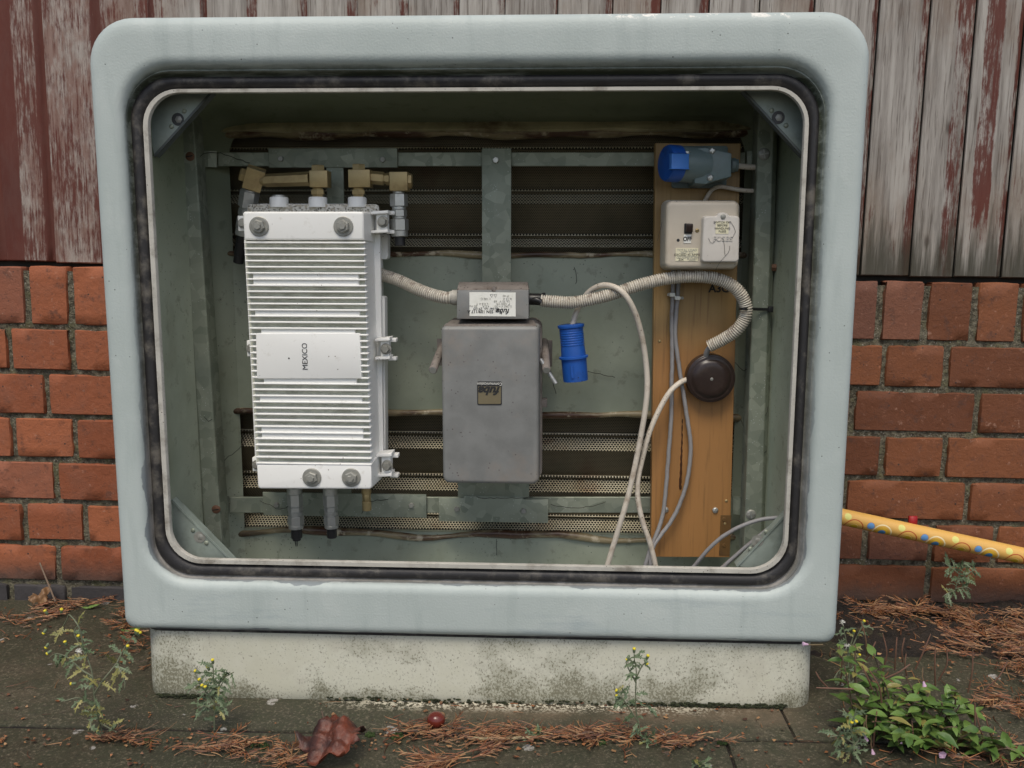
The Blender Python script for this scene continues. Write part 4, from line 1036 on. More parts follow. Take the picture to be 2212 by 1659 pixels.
lettering("Communication", .0064, V(1057.5, 829.2, YP - .0010), M['paper'], bd, flip=True, squeeze=.90)
for (x0, y0, x1, y1, rr) in ((958, 742, 935, 800, .0064), (1176, 738, 1180.5, 800, .0062)):
    q = MB(); a, c = V(x0, y0, .193), V(x1, y1, .103); dd = (c - a).normalized()
    q.lathe(a, dd, [(0, rr), ((c - a).length - .0012, rr), ((c - a).length, rr * .86)], 18)
    o = q.build("clamp_bolt", M['greydirt'], PS, 40)
    q = MB(); q.lathe(c, dd, [(-.0004, rr * .8), (.0005, rr * .78)], 18); q.build("bright_end", M['steel'], o, 30)
    if x0 > 1000:
        q = MB(); q.rod(V(1167, 776, .118), V(1201, 829, .108), .0032, n=12); q.build("tommy_bar", M['steel'], o, 30)
for a_ in ((944, 732, 960, 790), (1170, 735, 1193, 792)):
    b = MB(); b.rect(*a_, .188, .192, bev=.0006); b.build("fixing_lug", M['greydirt'], PS, 30)
b = MB(); b.slab([(1160, 748), (1172, 748), (1184, 765), (1180, 780), (1160, 775)], .165, .188, bev=.001); b.build("clamp_wedge", M['greydirt'], PS, 30)
b = MB(); b.lathe(V(1143, 646, .14), (1, .05, -.03), [(0, .0088), (.018, .0088), (.0205, .0105), (.024, .0105)], 16)
b.build("cable_gland", M['black'], PS, 40)
b = MB(); b.lathe(V(989, 643, .14), (-1, 0, .02), [(0, .0105), (.002, .0115), (.009, .0115), (.0095, .0098), (.012, .0098)], 16); b.build("cable_gland", M['trim'], PS, 40)
b = MB(); b.tube(vpath([(1152, 649, .128), (1160, 648, .126), (1169, 653, .126)], .003), .0045, 10); b.build("toggle", M['black'], PS, 50)

# ------------------------------------------------------------------ wooden board and what hangs on it
YBD = .180
b = MB(); A = [V(1416, 309, YBD), V(1600, 310, YBD), V(1576, 1204, YBD), V(1406, 1203, YBD)]
xa = (A[0].x + A[3].x) / 2; xb = (A[1].x + A[2].x) / 2
b.prism(A, [p + Vector((0, .018, 0)) for p in A], .0006, 1)
BO = b.build("mounting_board", M['board'], None, 30)
props(BO, "tall varnished wooden board carrying the socket, fuse switch and round junction box", "board")
for p in ((1545, 1102), (1438, 1101)): screwhead(V(*p, YBD), .0048, BO, M['steel'], True)
for p in ((1425, 737), (1569, 1082), (1566, 1131)):
    q = MB(); q.lathe(V(*p, YBD) + Vector((0, -.0012, 0)), AX, [(0, .0012), (.0006, .0024), (.0013, .0026)], 10); q.build("nail_head", M['brass'], BO, 50)
b = MB(); b.rect(1555, 1113, 1578, 1200, YBD - .0008, YBD - .0001); 
for y in (1122, 1178): b.lathe(V(1564, y, YBD - .0008) + Vector((0, -.001, 0)), AX, [(0, .0028), (.0011, .0034)], 10)
b.build("hinge_strap", worn('brown_strap', (.17, .095, .035), .4, .2, dirt=(.08, .05, .03), dscale=30), BO, 30)
lettering("A3C", .0165, V(1553, 624, YBD - .0006), M['ink'], BO, bold=.0005)
b = MB(); pts = vpath([(1474, 905, YBD), (1473, 950, YBD), (1472, 985, YBD), (1471, 1010, YBD), (1469, 1050, YBD), (1470, 1056, YBD)], .004)
b.tube([p + Vector((random.uniform(-.0004, .0004), .0004, 0)) for p in pts], .0014, 6, rfun=lambda i, N: .0008 + .0016 * (i / N) + .0004 * math.sin(i * 2.3)); b.build("dark_run", worn('brown_run', (.05, .018, .006), .4), BO, 60)

# angled socket
SO = empty("industrial_socket", V(1510, 400, YBD), "grey angled industrial socket with a blue flip lid at the top of the board", "socket")
b = MB(); b.rect(1453, 315, 1571, 406, YBD - .009, YBD - .0002, r=.004, bev=.001); b.build("base_plate", M['socketgrey'], SO, 30)
b = MB()
YS = .118
b.slab([(1524, 318), (1540, 322), (1581, 331), (1580, 382), (1540, 392), (1524, 398), (1500, 396), (1500, 320)], YS, YBD - .006, r=[.003, .003, .003, .003, .003, .003, 0, 0], bev=.003, grow=.0012)
b.build("housing", M['socketgrey'], SO, 35)
b = MB()    # slanting barrel that carries the lid
c0 = V(1520, 357, .140); c1 = V(1447, 353, .120); dd = (c1 - c0).normalized()
L = (c1 - c0).length
b.lathe(c0, dd, [(0, .0262), (L * .3, .0262), (L * .8, .0252), (L * .98, .0248), (L, .024)], 32); b.build("barrel", M['socketgrey'], SO, 40)
b = MB(); b.lathe(c1 - dd * .013, dd, [(0, .0262), (.016, .0262), (.0195, .0245), (.0205, .020), (.021, .001)], 36); b.build("flip_lid", M['blue'], SO, 40)
b = MB(); p0, p1 = V(1448, 348.5, .094), V(1486, 349.5, .104); ax = (p1 - p0); up_ = Vector((0, 0, 1)); up_ = (up_ - ax.normalized() * up_.dot(ax.normalized())).normalized(); nn = ax.normalized().cross(up_)
b.obox((p0 + p1) / 2, ax / 2, up_ * .0108, nn * .004, .0015); b.build("hinge_block", M['lightblue'], SO, 30)
for y in (331, 367):
    q = MB(); a = V(1482, y, .112); q.lathe(a + Vector((0, 0, -.002)), (0, 0, 1), [(0, .0068), (.004, .0068)], 16); q.build("hinge_pin", M['steel'], SO, 40)
for p in ((1538, 326), (1534, 384)): screwhead(V(*p, YS), .0046, SO, M['steel'], True)
for p in ((1461, 389),):
    q = MB(); q.lathe(V(*p, YBD - .009) + Vector((0, -.003, 0)), AX, [(0, .005), (.0005, .0056), (.003, .0056)], 16); q.lathe(V(*p, YBD - .009) + Vector((0, -.0034, 0)), AX, [(0, .0042), (.001, .0042)], 16); q.build("corner_boss", M['socketgrey'], SO, 30)
b = MB(); b.lathe(V(1579, 357, .155), (1, 0, -.02), [(0, .0105), (.006, .0105), (.007, .009), (.010, .009)], 12); b.build("gland", M['socketgrey'], SO, 30)

# fuse switch
FS = empty("fuse_switch", V(1512, 585, YBD), "ivory fuse switch box marked OFF and FUSES on the wooden board", "fuse box")
b = MB(); b.slab([(1430, 432), (1597, 433), (1592, 582), (1427, 584)], .168, YBD - .0002, r=.010, bev=.001)
b.slab([(1433, 434), (1598, 434), (1594, 580), (1430, 581)], .156, .1672, r=.010, bev=.001); b.build("backbox", M['ivory'], FS, 30)
YU = .110
b = MB(); b.slab([(1440, 434), (1598, 434), (1594, 580), (1437, 580)], YU, .155, r=.009, bev=.006, seg=4, grow=.002); b.build("front_cover", M['ivory'], FS, 40)
b = MB()
b.slab([(1520, 467), (1548, 467), (1553, 461), (1562, 459), (1571, 461), (1577, 466), (1598, 467), (1596, 566), (1516, 566)], YU - .012, YU + .002, r=[.005, .003, .003, .003, .003, .003, .005, .005, .005], bev=.0022, seg=3, grow=.001)
fc = b.build("fuse_cover", M['ivory2'], FS, 40)
q = MB(); q.lathe(V(1562, 468, YU - .012) + Vector((0, -.0015, 0)), AX, [(0, .0026), (.0006, .0036), (.002, .004)], 14); q.build("screw", M['bolt'], fc, 40)
b = MB(); b.rect(1546, 478, 1574, 505, YU - .0126, YU - .0119); wl_ = b.build("warning_label", M['cream'], fc, 0)
for k, s in enumerate(("SWITCH OFF", "BEFORE", "HANDLING", "FUSES")): lettering(s, .0042, V(1560.5, 480.5 + k * 6.5, YU - .0128), M['ink'], fc, squeeze=1.0)
lettering("FUSES", .0098, V(1561, 516, YU - .0124), M['ivory2'], fc, thick=.0007, squeeze=1.1)
b = MB(); b.rect(1478, 482.5, 1495.5, 505, YU - .0008, YU + .0002, r=.001); sw = b.build("switch_slot", M['black'], FS, 0)
b = MB(); p = V(1488, 492, YU); b.obox(p + Vector((0, -.003, 0)), Vector((.0048, 0, 0)), Vector((0, .0045, .0006)), Vector((0, -.001, .0058)), .001); b.build("rocker", M['bakelite'], sw, 30)
b = MB(); b.rect(1477, 507, 1493, 525, YU - .0009, YU + .0002); o = b.build("off_label", M['paper'], FS, 0)
lettering("OFF", .0086, V(1485, 516.5, YU - .0012), M['ink'], o, bold=.0003, squeeze=.82)
b = MB(); b.rect(1459.5, 536, 1508, 564, YU - .0006, YU + .0002); o = b.build("load_label", M['cream'], FS, 0)
for s, x, y, z_, k in (("TOTAL LOAD", 1484, 540.5, .0046, 'greyink'), ("NOT TO", 1484, 545.5, .0046, 'greyink'), ("EXCEED 45 AMPS", 1484, 550.5, .0048, 'ink'), ("CAT NO", 1471, 556.5, .0034, 'greyink'), ("204", 1471, 561, .0050, 'ink'),
                       ("240V AC 50Hz", 1495, 556, .0032, 'greyink'), ("BS CLASS II", 1495, 559.3, .0030, 'greyink'), ("SINGLE", 1495, 562.4, .0030, 'greyink')):
    lettering(s, z_, V(x, y, YU - .0008), M[k], o, thick=.0001)
b = MB(); b.rect(1462, 553.2, 1505, 553.7, YU - .0008, YU - .0005); b.build("label_rule", M['greyink'], o, 0)
screwhead(V(1506, 498, YU), .0030, FS, M['brass'], False, depth=.0012)
q = MB(); q.lathe(V(1465, 519, YU) + Vector((0, -.0002, 0)), AX, [(0, .0022), (.0005, .0023)], 14); q.build("screw_hole", M['black'], FS, 30)

# junction box
JB = empty("junction_box", V(1531, 860, YBD), "round brown bakelite junction box low on the wooden board", "junction box")
b = MB(); c = V(1531, 814, YBD - .0003); 
b.lathe(c, (0, -1, 0), [(0, .0375), (.014, .0372), (.0142, .0362), (.0165, .0362), (.0168, .0375), (.0195, .0370), (.0205, .0355)], 48); b.build("base", M['bakelite'], JB, 40)
b = MB(); b.lathe(c, (0, -1, 0), [(.019, .0352), (.0205, .0345), (.0212, .0325), (.0208, .0305), (.0218, .0292), (.0238, .0270), (.0252, .0235), (.0258, .018), (.026, .002)], 48); b.build("lid", M['bakelite'], JB, 50)
b = MB(); b.lathe(c + Vector((0, -.0257, 0)), (0, -1, 0), [(0, .0026), (.0008, .0024), (.0012, .0014)], 14); b.build("centre_screw", M['bolt'], JB, 50)
# ------------------------------------------------------------------ conduits, cables and plug
random.seed(5)
def cable(name, pts, r, mat, label, cat, n=10, parent=None, wob=.0):
    q = MB(); P = vpath(pts, .005)
    if wob:
        P = [p + Vector((random.uniform(-wob, wob), 0, random.uniform(-wob, wob))) for p in P]
    q.tube(P, r, n)
    o = q.build(name, M[mat], parent, 60)
    if label: props(o, label, cat)
    return o
def conduit(pts, label, r=.0098, pitch=.0034):
    P = vpath(pts, .0009); q = MB(); L = 0; D = [0]
    for a, c in zip(P, P[1:]): L += (c - a).length; D.append(L)
    q.tube(P, r, 14, rfun=lambda i, N: r - .0019 * (.5 + .5 * math.cos(2 * math.pi * D[i] / pitch)) ** 1.5)
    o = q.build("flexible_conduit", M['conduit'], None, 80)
    at = o.data.attributes.new('t', 'FLOAT', 'POINT'); at.data.foreach_set('value', [.5 + .5 * math.cos(2 * math.pi * D[i // 14] / pitch) for i in range(len(P) * 14)])
    return props(o, label, "conduit")
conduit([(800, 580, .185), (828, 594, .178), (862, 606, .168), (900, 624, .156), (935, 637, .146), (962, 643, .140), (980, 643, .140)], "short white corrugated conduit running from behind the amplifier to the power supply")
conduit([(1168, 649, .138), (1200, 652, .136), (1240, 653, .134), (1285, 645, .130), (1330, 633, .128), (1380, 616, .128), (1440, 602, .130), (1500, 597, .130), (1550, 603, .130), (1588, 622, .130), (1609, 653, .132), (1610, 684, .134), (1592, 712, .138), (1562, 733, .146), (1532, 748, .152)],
        "long white corrugated conduit arching across the board beside the fuse switch")
cable("grey_core", [(1545, 742, .151), (1532, 752, .155), (1526, 763, .160), (1524, 778, .166)], .0042, 'greycable', "stub of grey cable from the conduit end into the brown junction box", "cable")
# blue plug on its white lead
PL = empty("plug_lead", V(1240, 825, .15), "blue industrial plug hanging on a white lead in front of the back panel", "plug")
cable("lead", [(1236, 703, .150), (1243, 680, .152), (1250, 664, .154), (1259, 648, .156), (1272, 631, .152), (1292, 619, .140), (1312, 616, .128), (1335, 624, .116), (1354, 642, .112), (1370, 672, .116), (1381, 705, .122), (1391, 752, .130), (1397, 800, .135), (1398, 840, .137), (1394, 884, .139), (1384, 944, .141), (1371, 1010, .143), (1355, 1078, .145), (1338, 1136, .147), (1322, 1188, .149), (1309, 1232, .150)], .0044, 'whitecable', None, None, parent=PL)
YQ = .150
a, c = V(1233, 700, YQ), V(1243.5, 822, YQ); dd = (c - a).normalized(); L = (c - a).length; k = L / 122
b = MB(); pr = [(0, .0165), (.001, .0203), (4 * k, .0205), (7 * k, .0200), (9 * k, .0180)]
for i in range(7): pr += [((11 + i * 5.2) * k, .0183), ((13.5 + i * 5.2) * k, .0183), ((14 + i * 5.2) * k, .0178), ((15.4 + i * 5.2) * k, .0178)]
pr += [(50 * k, .0182), (70 * k, .0190)]
b.lathe(a, dd, pr, 28); b.build("grip", M['blue'], PL, 30)
b = MB(); b.lathe(a, dd, [(68 * k, .0192), (69 * k, .0222), (73 * k, .0222), (74 * k, .0196)], 28, caps=True); b.build("collar", M['blue'], PL, 30)
b = MB(); b.lathe(a, dd, [(73 * k, .0194), (L, .0190), (L, .0172), (L - .03, .0172)], 28, caps=False)
b.obox(V(1237, 800, YQ) + Vector((-.001, -.0188, 0)), Vector((.0018, 0, 0)), Vector((0, .0012, 0)), dd * .009, .0006); b.build("shroud", M['blue'], PL, 30)
for dx in (-.007, .007, 0):
    q = MB(); q.rod(a + dd * (L - .025) + Vector((dx, .004 if dx else -.006, 0)), a + dd * (L - .002) + Vector((dx, .004 if dx else -.006, 0)), .0024, n=10); q.build("contact_pin", M['steel'], PL, 40)
# white lead from the junction box
cable("junction_lead", [(1486, 819, .168), (1470, 826, .160), (1450, 843, .154), (1432, 870, .152), (1415, 904, .151), (1401, 940, .151), (1389, 985, .152), (1379, 1030, .152), (1377, 1066, .152), (1382, 1102, .152), (1391, 1136, .152), (1403, 1170, .152), (1411, 1200, .152), (1418, 1232, .152)], .0042, 'whitecable',
      "white cable curving down from the side of the brown junction box", "cable")
cable("grey_twin_cable", [(1455, 580, .172), (1453, 640, .172), (1451, 690, .172), (1452, 760, .171), (1451, 830, .171), (1450, 900, .170), (1444, 985, .169), (1438, 1060, .168), (1432, 1110, .166), (1420, 1150, .162), (1405, 1185, .158), (1392, 1228, .155)], .0033, 'greycable',
      "grey cable hanging straight down the left part of the wooden board", "cable", wob=.0003)
cable("grey_twin_cable", [(1467, 580, .172), (1464, 640, .172), (1460, 690, .170), (1459, 730, .169), (1465, 780, .169), (1476, 850, .170), (1484, 900, .170), (1491, 950, .170), (1491, 990, .170), (1484, 1040, .169), (1468, 1090, .168), (1447, 1130, .166), (1428, 1155, .163), (1414, 1175, .159), (1406, 1200, .156), (1405, 1232, .154)], .0033, 'greycable',
      "grey cable bowing to the right as it hangs down the wooden board", "cable", wob=.0003)
for (x, y, nx, lab) in ((1453, 637, 1443, "white cable clip with its nail to the left, upper of the pair"), (1464, 644, 1476, "white cable clip with its nail to the right, lower of the pair")):
    o = empty("cable_clip", V(x, y, YBD), lab, "cable clip", "clips on the grey cables"); q = MB(); q.rect(x - 6, y - 4, x + 6, y + 4, .168 - .003, YBD, bev=.001, r=.001); q.rect(min(x, nx), y - 2.5, max(x, nx), y + 2.5, .1695, YBD, bev=.0006); q.build("saddle", M['paper'], o, 30)
    q = MB(); q.lathe(V(nx + (2 if nx < x else -2), y, .1695) + Vector((0, -.002, 0)), AX, [(0, .002), (.002, .002)], 10); q.build("nail", M['bolt'], o, 40)
# grey loop at the lower right, socket feed and fuse box feed
cable("loose_grey_cable", [(1484, 1240, .110), (1502, 1220, .106), (1530, 1187, .100), (1560, 1160, .094), (1600, 1137, .088), (1640, 1123, .084), (1668, 1119, .080), (1682, 1118, .077), (1686, 1119, .075), (1680, 1125, .074), (1650, 1150, .076), (1620, 1174, .080), (1590, 1200, .084), (1558, 1228, .088)], .0030, 'greycable',
      "loose grey cable bent sharply back on itself at the lower right corner", "cable", wob=.0002)
cable("socket_feed", [(1584, 357, .155), (1600, 359, .158), (1620, 361, .164), (1640, 361, .170), (1665, 360, .176)], .0042, 'whitecable', "short white cable from the grey socket behind the right upright", "cable")
cable("fuse_box_feed", [(1522, 436, .168), (1529, 422, .168), (1538, 410, .168), (1550, 404, .168), (1565, 404, .168), (1590, 409, .169), (1615, 412, .172), (1645, 412, .176), (1670, 411, .178)], .0032, 'whitecable', "thin grey-white cable bending over the top of the fuse switch", "cable")
o = empty("cable_tie", V(1640, 668, .14), "black cable tie strapping the conduit to the right upright", "cable tie")
q = MB(); pts = [V(1664, 668, .152), V(1640, 668, .148), V(1618, 667, .128), V(1609, 667, .121), V(1600, 667, .124), V(1596, 667, .136)]
P = spline(pts, .002); q.loft([[p + Vector((0, 0, .0021)), p + Vector((0, -.0012, .0021)), p + Vector((0, -.0012, -.0021)), p + Vector((0, 0, -.0021))] for p in P], True, cap=True); q.build("strap", M['black'], o, 40)
q = MB(); q.rect(1660, 662, 1671, 675, .149, .158, bev=.001); q.build("ratchet_head", M['black'], o, 30)
# dirty cobweb threads
b = MB()
def thread(pts, r=.00045, jit=.0012):
    P = vpath(pts, .006); P = [p + Vector((random.uniform(-jit, jit), random.uniform(-jit, jit) * .3, random.uniform(-jit, jit))) for p in P]; b.tube(P, r, 4)
for t_ in ([(418, 340, .16), (470, 330, .2), (540, 352, .2)], [(425, 300, .2), (436, 420, .17), (425, 560, .16), (448, 700, .16), (452, 800, .16)], [(390, 430, .16), (400, 560, .158), (420, 690, .157)],
           [(1240, 578, .235), (1247, 600, .23), (1244, 615, .23)], [(1585, 780, .19), (1605, 800, .19), (1622, 790, .16)], [(1600, 905, .2), (1625, 960, .16), (1640, 930, .155), (1660, 880, .157)],
           [(1655, 780, .16), (1652, 900, .158), (1645, 1010, .158), (1640, 1090, .158)], [(1620, 960, .16), (1640, 985, .155), (1655, 975, .158)], [(1190, 800, .23), (1200, 850, .232)], [(1260, 800, .235), (1330, 815, .236)],
           [(1230, 800, .15), (1228, 815, .15), (1234, 828, .15)], [(560, 1080, .195), (610, 1100, .19), (640, 1072, .19)], [(780, 1110, .195), (800, 1085, .194), (840, 1078, .194)], [(1150, 1075, .192), (1060, 1076, .19), (1030, 1074, .19)],
           [(1073, 1165, .235), (1073, 1200, .235)], [(1190, 1090, .2), (1250, 1098, .2), (1310, 1085, .2)], [(1420, 520, .1), (1430, 480, .12)], [(1545, 590, .10), (1552, 570, .0975), (1574, 545, .0972), (1577, 532, .0972)], [(1530, 515, .0972), (1540, 526, .0972), (1552, 512, .0972), (1562, 518, .0972), (1566, 545, .0972), (1569, 568, .1)],
           [(1580, 480, .0972), (1588, 500, .0972), (1578, 520, .0972)], [(600, 900, .235), (470, 1010, .2), (430, 1080, .165)], [(440, 900, .154), (450, 910, .153), (460, 905, .154)]):
    thread(t_, .00024 if t_[0][2] < .13 else .00045, .0006 if t_[0][2] < .13 else .0012)
o = b.build("cobweb", M['web'], None, 0); props(o, "fine dirty cobweb threads strung across the cabinet interior", "cobweb", kind='stuff')
# ------------------------------------------------------------------ yellow tube leaning behind the cabinet
random.seed(21)
YY = .345
a, c = V(1822, 1117, YY), V(2212, 1201, YY); dd = (c - a).normalized()
bd_ = V(1876, 1128.6, YY); a0 = a - dd * .30; a1 = a + dd * ((a.z - .02) / -dd.z)
u0 = -((bd_ - a0).dot(dd))
me = bpy.data.meshes.new("printed_tube"); bm = bmesh.new(); uvl = bm.loops.layers.uv.new("UVMap")
tc_ = (CAM - a); f0 = (tc_ - dd * tc_.dot(dd)).normalized(); dn = dd.cross(f0); dn = dn if dn.z < 0 else -dn
N = 40; K = 60; rad = .0146; rg = []
for k in range(K + 1):
    p = a0 + dd * ((a1 - a0).length * k / K)
    rg.append([bm.verts.new(p + (f0 * math.cos(2 * math.pi * i / N) + dn * math.sin(2 * math.pi * i / N)) * rad) for i in range(N)])
Lt = (a1 - a0).length
for k in range(K):
    for i in range(N):
        f = bm.faces.new((rg[k][i], rg[k + 1][i], rg[k + 1][(i + 1) % N], rg[k][(i + 1) % N])); f.smooth = True
        for lp_, (kk, ii) in zip(f.loops, ((k, i), (k + 1, i), (k + 1, i + 1), (k, i + 1))):
            an = 2 * math.pi * ii / N
            if i >= N // 2: an -= 2 * math.pi
            lp_[uvl].uv = (u0 + Lt * kk / K + 10 * .0958, an * rad)
bm.faces.new(rg[0]); bm.faces.new(rg[-1][::-1])
bmesh.ops.recalc_face_normals(bm, faces=bm.faces)
bmesh.ops.translate(bm, verts=bm.verts, vec=-a0); bm.to_mesh(me); bm.free(); me.materials.append(M['yellowtube'])
YT_ = bpy.data.objects.new("printed_tube", me); COL.objects.link(YT_); YT_.location = a0
props(YT_, "yellow tube printed with blue dots and rings, leaning low along the brick wall", "pole")
b = MB(); p = V(1973, 1128, YY); x_ = Vector((.0072, 0, 0))
pr = [(.0, -.010), (.0008, .0), (.001, .009), (.0035, .0105), (.006, .009), (.0065, -.010)]
b.loft([[p + x_ + Vector((0, y, z)), p - x_ + Vector((0, y, z))] for y, z in pr], False); o = b.build("red_tag", M['red'], YT_, 40)
md = o.modifiers.new('t', 'SOLIDIFY'); md.thickness = .0006

# ------------------------------------------------------------------ small plants
UPV = Vector((0, 0, 1))
def rv(s=1.0): return Vector((random.gauss(0, s), random.gauss(0, s), random.gauss(0, s)))
def ragged_leaf(bm, p, d, L, droop=.5, w=.0011):
    """narrow, deeply lobed leaf of groundsel"""
    d = d.normalized(); nrm = (Vector((0, -1, .5)) + rv(.35)).normalized(); n = 7; pts = []
    q = p.copy(); dd = d.copy()
    for i in range(n + 1):
        pts.append(q.copy()); dd = (dd + Vector((0, 0, -droop / n)) + rv(.07)).normalized(); q = q + dd * (L / n)
    prev = None
    for i, q in enumerate(pts):
        t = i / n; tg = (pts[min(i + 1, n)] - pts[max(i - 1, 0)]).normalized(); s = tg.cross(nrm).normalized()
        ww = w * (1.0 - .5 * t); A = bm.verts.new(q + s * ww); B = bm.verts.new(q - s * ww)
        if prev: bm.faces.new((prev[0], prev[1], B, A))
        prev = (A, B)
        if i > 0:
            for sg in (1, -1):
                if random.random() < .3: continue
                ll = L * random.uniform(.08, .26) * math.sin(math.pi * min(1, t * .75 + .2)); o_ = q + s * sg * ww * .6; lift = nrm * random.uniform(-.3, .5) * ll
                e = o_ + (s * sg + tg * random.uniform(.1, .7)).normalized() * ll + lift
                wd = tg * random.uniform(.0009, .0015); mid = (o_ + e) / 2 + tg * .0006
                bm.faces.new([bm.verts.new(x) for x in (o_ - wd, mid - wd * 1.1, e, mid + wd * 1.1, o_ + wd)])
def groundsel(label, stems, flowers, leaves_per=10, size=.022, old=.3, stemr=.0011, group=None, seeds=(), name="groundsel", leafmat='groundsel'):
    base = V(*stems[0][0]); base.z = max(0, base.z)
    o = empty(name, base, label, "weed", group)
    s_ = MB(); l1 = MB(); l2 = MB()
    for st in stems:
        P = vpath(st, .004); n = len(P)
        s_.tube(P, stemr, 6, rfun=lambda i, N: stemr * (1.15 - .6 * i / N))
        cnt = max(2, int(leaves_per * (P[-1] - P[0]).length / .1))
        for j in range(cnt):
            t = random.uniform(.08, 1); i = min(n - 2, int(t * (n - 1))); tg = (P[i + 1] - P[i]).normalized()
            sd = tg.cross(Vector((0, -1, .2)) + rv(.4)).normalized() * random.choice((1, -1))
            tgt = l2 if (random.random() < old * (1.25 - t)) else l1
            ragged_leaf(tgt.bm, P[i], sd + tg * random.uniform(.2, .9) + Vector((0, -.3, 0)), size * random.uniform(.55, 1.25), random.uniform(.2, 1.2))
    s_.build("stem", M['stem'], o, 60)
    l1.build("foliage", M[leafmat], o, 0, recalc=False)
    if len(l2.bm.verts): l2.build("withered_foliage", M['groundselold'], o, 0, recalc=False)
    for (x, y, Y, ang) in flowers:
        p = V(x, y, Y); d = Vector((math.sin(ang), -.25, math.cos(ang))).normalized()
        q = MB(); q.lathe(p - d * .007, d, [(0, .0008), (.001, .0018), (.005, .0021), (.006, .0018)], 10); f = q.build("flower_cup", M['groundsel'], o, 60)
        q = MB(); q.lathe(p - d * .0012, d, [(0, .0018), (.0012, .0024), (.0022, .0019), (.0026, .0006)], 10); q.build("yellow_florets", M['yellow'], f, 60)
    for (x, y, Y) in seeds:
        p = V(x, y, Y); q = MB()
        for k in range(26):
            e = p + (rv(1) + Vector((0, 0, .4))).normalized() * .005; q.tube([p, e], .00022, 3)
        q.build("seed_tuft", M['paper'], o, 0)
    return o
gA = G(223, 1596); yA = gA.y
groundsel("tall straggly yellowing groundsel weed with yellow buds left of the plinth",
    [[(223, 1594, yA), (217, 1568, yA), (209, 1535, yA - .01), (203, 1498, yA - .012), (200, 1460, yA - .01), (190, 1425, yA - .005), (172, 1392, yA), (160, 1365, yA + .005), (176, 1342, yA + .01)],
     [(203, 1500, yA - .012), (222, 1470, yA - .015), (240, 1448, yA - .01), (252, 1432, yA), (262, 1412, yA + .005), (275, 1390, yA + .01), (290, 1372, yA + .01)],
     [(201, 1462, yA - .01), (178, 1448, yA - .01), (160, 1432, yA), (143, 1418, yA + .005), (120, 1412, yA + .01), (108, 1421, yA + .01)],
     [(190, 1425, yA), (180, 1400, yA), (176, 1375, yA), (168, 1350, yA), (150, 1328, yA + .01), (145, 1337, yA + .01), (127, 1372, yA + .02)],
     [(252, 1432, yA), (262, 1452, yA - .01), (270, 1475, yA - .015), (268, 1490, yA - .015)], [(207, 1530, yA), (172, 1508, yA - .01), (148, 1512, yA - .015), (131, 1516, yA - .02)], [(214, 1560, yA), (235, 1572, yA - .01), (252, 1582, yA - .02)], [(210, 1545, yA), (196, 1560, yA - .015), (198, 1578, yA - .02)]],
    [(97, 1319, yA + .02, -.4), (133, 1316, yA + .02, .3), (94, 1368, yA + .02, -2.6), (99, 1399, yA + .02, -2.6), (102, 1412, yA + .015, -2.2), (153, 1477, yA - .015, -1.6), (294, 1361, yA + .012, .3), (303, 1366, yA + .012, .7), (298, 1363, yA + .0, .5), (276, 1395, yA + .005, .4), (169, 1373, yA, 0), (140, 1386, yA + .01, -.2)],
    leaves_per=13, size=.021, old=.7, seeds=[(170, 1408, yA - .002)])
gB = G(463, 1578); yB = gB.y
groundsel("small bushy groundsel weed standing against the left part of the plinth",
    [[(463, 1577, yB), (463, 1550, yB), (463, 1515, yB), (462, 1480, yB), (461, 1450, yB), (459, 1428, yB)], [(463, 1520, yB), (446, 1495, yB), (430, 1475, yB - .005), (421, 1452, yB)],
     [(463, 1505, yB), (478, 1480, yB), (487, 1462, yB)], [(462, 1535, yB), (440, 1525, yB - .01), (425, 1535, yB - .02)], [(464, 1540, yB), (485, 1528, yB - .01), (498, 1522, yB - .015)], [(463, 1500, yB), (480, 1468, yB), (505, 1452, yB - .005)]],
    [(459, 1425, yB, 0), (448, 1440, yB, -.3), (421, 1449, yB, -1), (430, 1467, yB - .004, -.5), (436, 1480, yB - .01, -.4), (443, 1483, yB - .01, 0), (487, 1456, yB, .5)], leaves_per=22, size=.018, old=.25)
gC = G(1386, 1602); yC_ = gC.y
groundsel("slim branched groundsel weed with yellow tips right of centre before the plinth",
    [[(1386, 1600, yC_), (1381, 1570, yC_), (1374, 1535, yC_), (1373, 1500, yC_), (1374, 1470, yC_), (1374, 1445, yC_), (1370, 1420, yC_), (1370, 1405, yC_)], [(1380, 1560, yC_), (1362, 1535, yC_), (1345, 1508, yC_ - .005), (1338, 1495, yC_)],
     [(1374, 1465, yC_), (1386, 1440, yC_), (1397, 1428, yC_)], [(1374, 1475, yC_), (1358, 1445, yC_), (1352, 1430, yC_)], [(1346, 1512, yC_), (1332, 1498, yC_), (1326, 1480, yC_)], [(1374, 1510, yC_), (1392, 1525, yC_ - .01), (1405, 1525, yC_ - .015)]],
    [(1370, 1401, yC_, 0), (1400, 1416, yC_, .3), (1398, 1434, yC_, 2.6), (1354, 1425, yC_, -2.6), (1331, 1491, yC_, -.9), (1332, 1502, yC_, -.7)], leaves_per=15, size=.016, old=.1)
gD = G(1846, 1640); yD = gD.y
groundsel("low feathery groundsel weed in front of the willowherb clump",
    [[(1846, 1640, yD), (1842, 1600, yD), (1838, 1570, yD), (1846, 1545, yD), (1850, 1530, yD)], [(1843, 1605, yD), (1815, 1590, yD - .01), (1792, 1592, yD - .015)], [(1843, 1615, yD), (1860, 1590, yD), (1868, 1575, yD)], [(1845, 1625, yD), (1822, 1622, yD - .02), (1805, 1612, yD - .03)]],
    [(1840, 1560, yD, .1), (1850, 1558, yD, .4)], leaves_per=20, size=.018, old=.4)
gE = G(1838, 1500); yE = gE.y
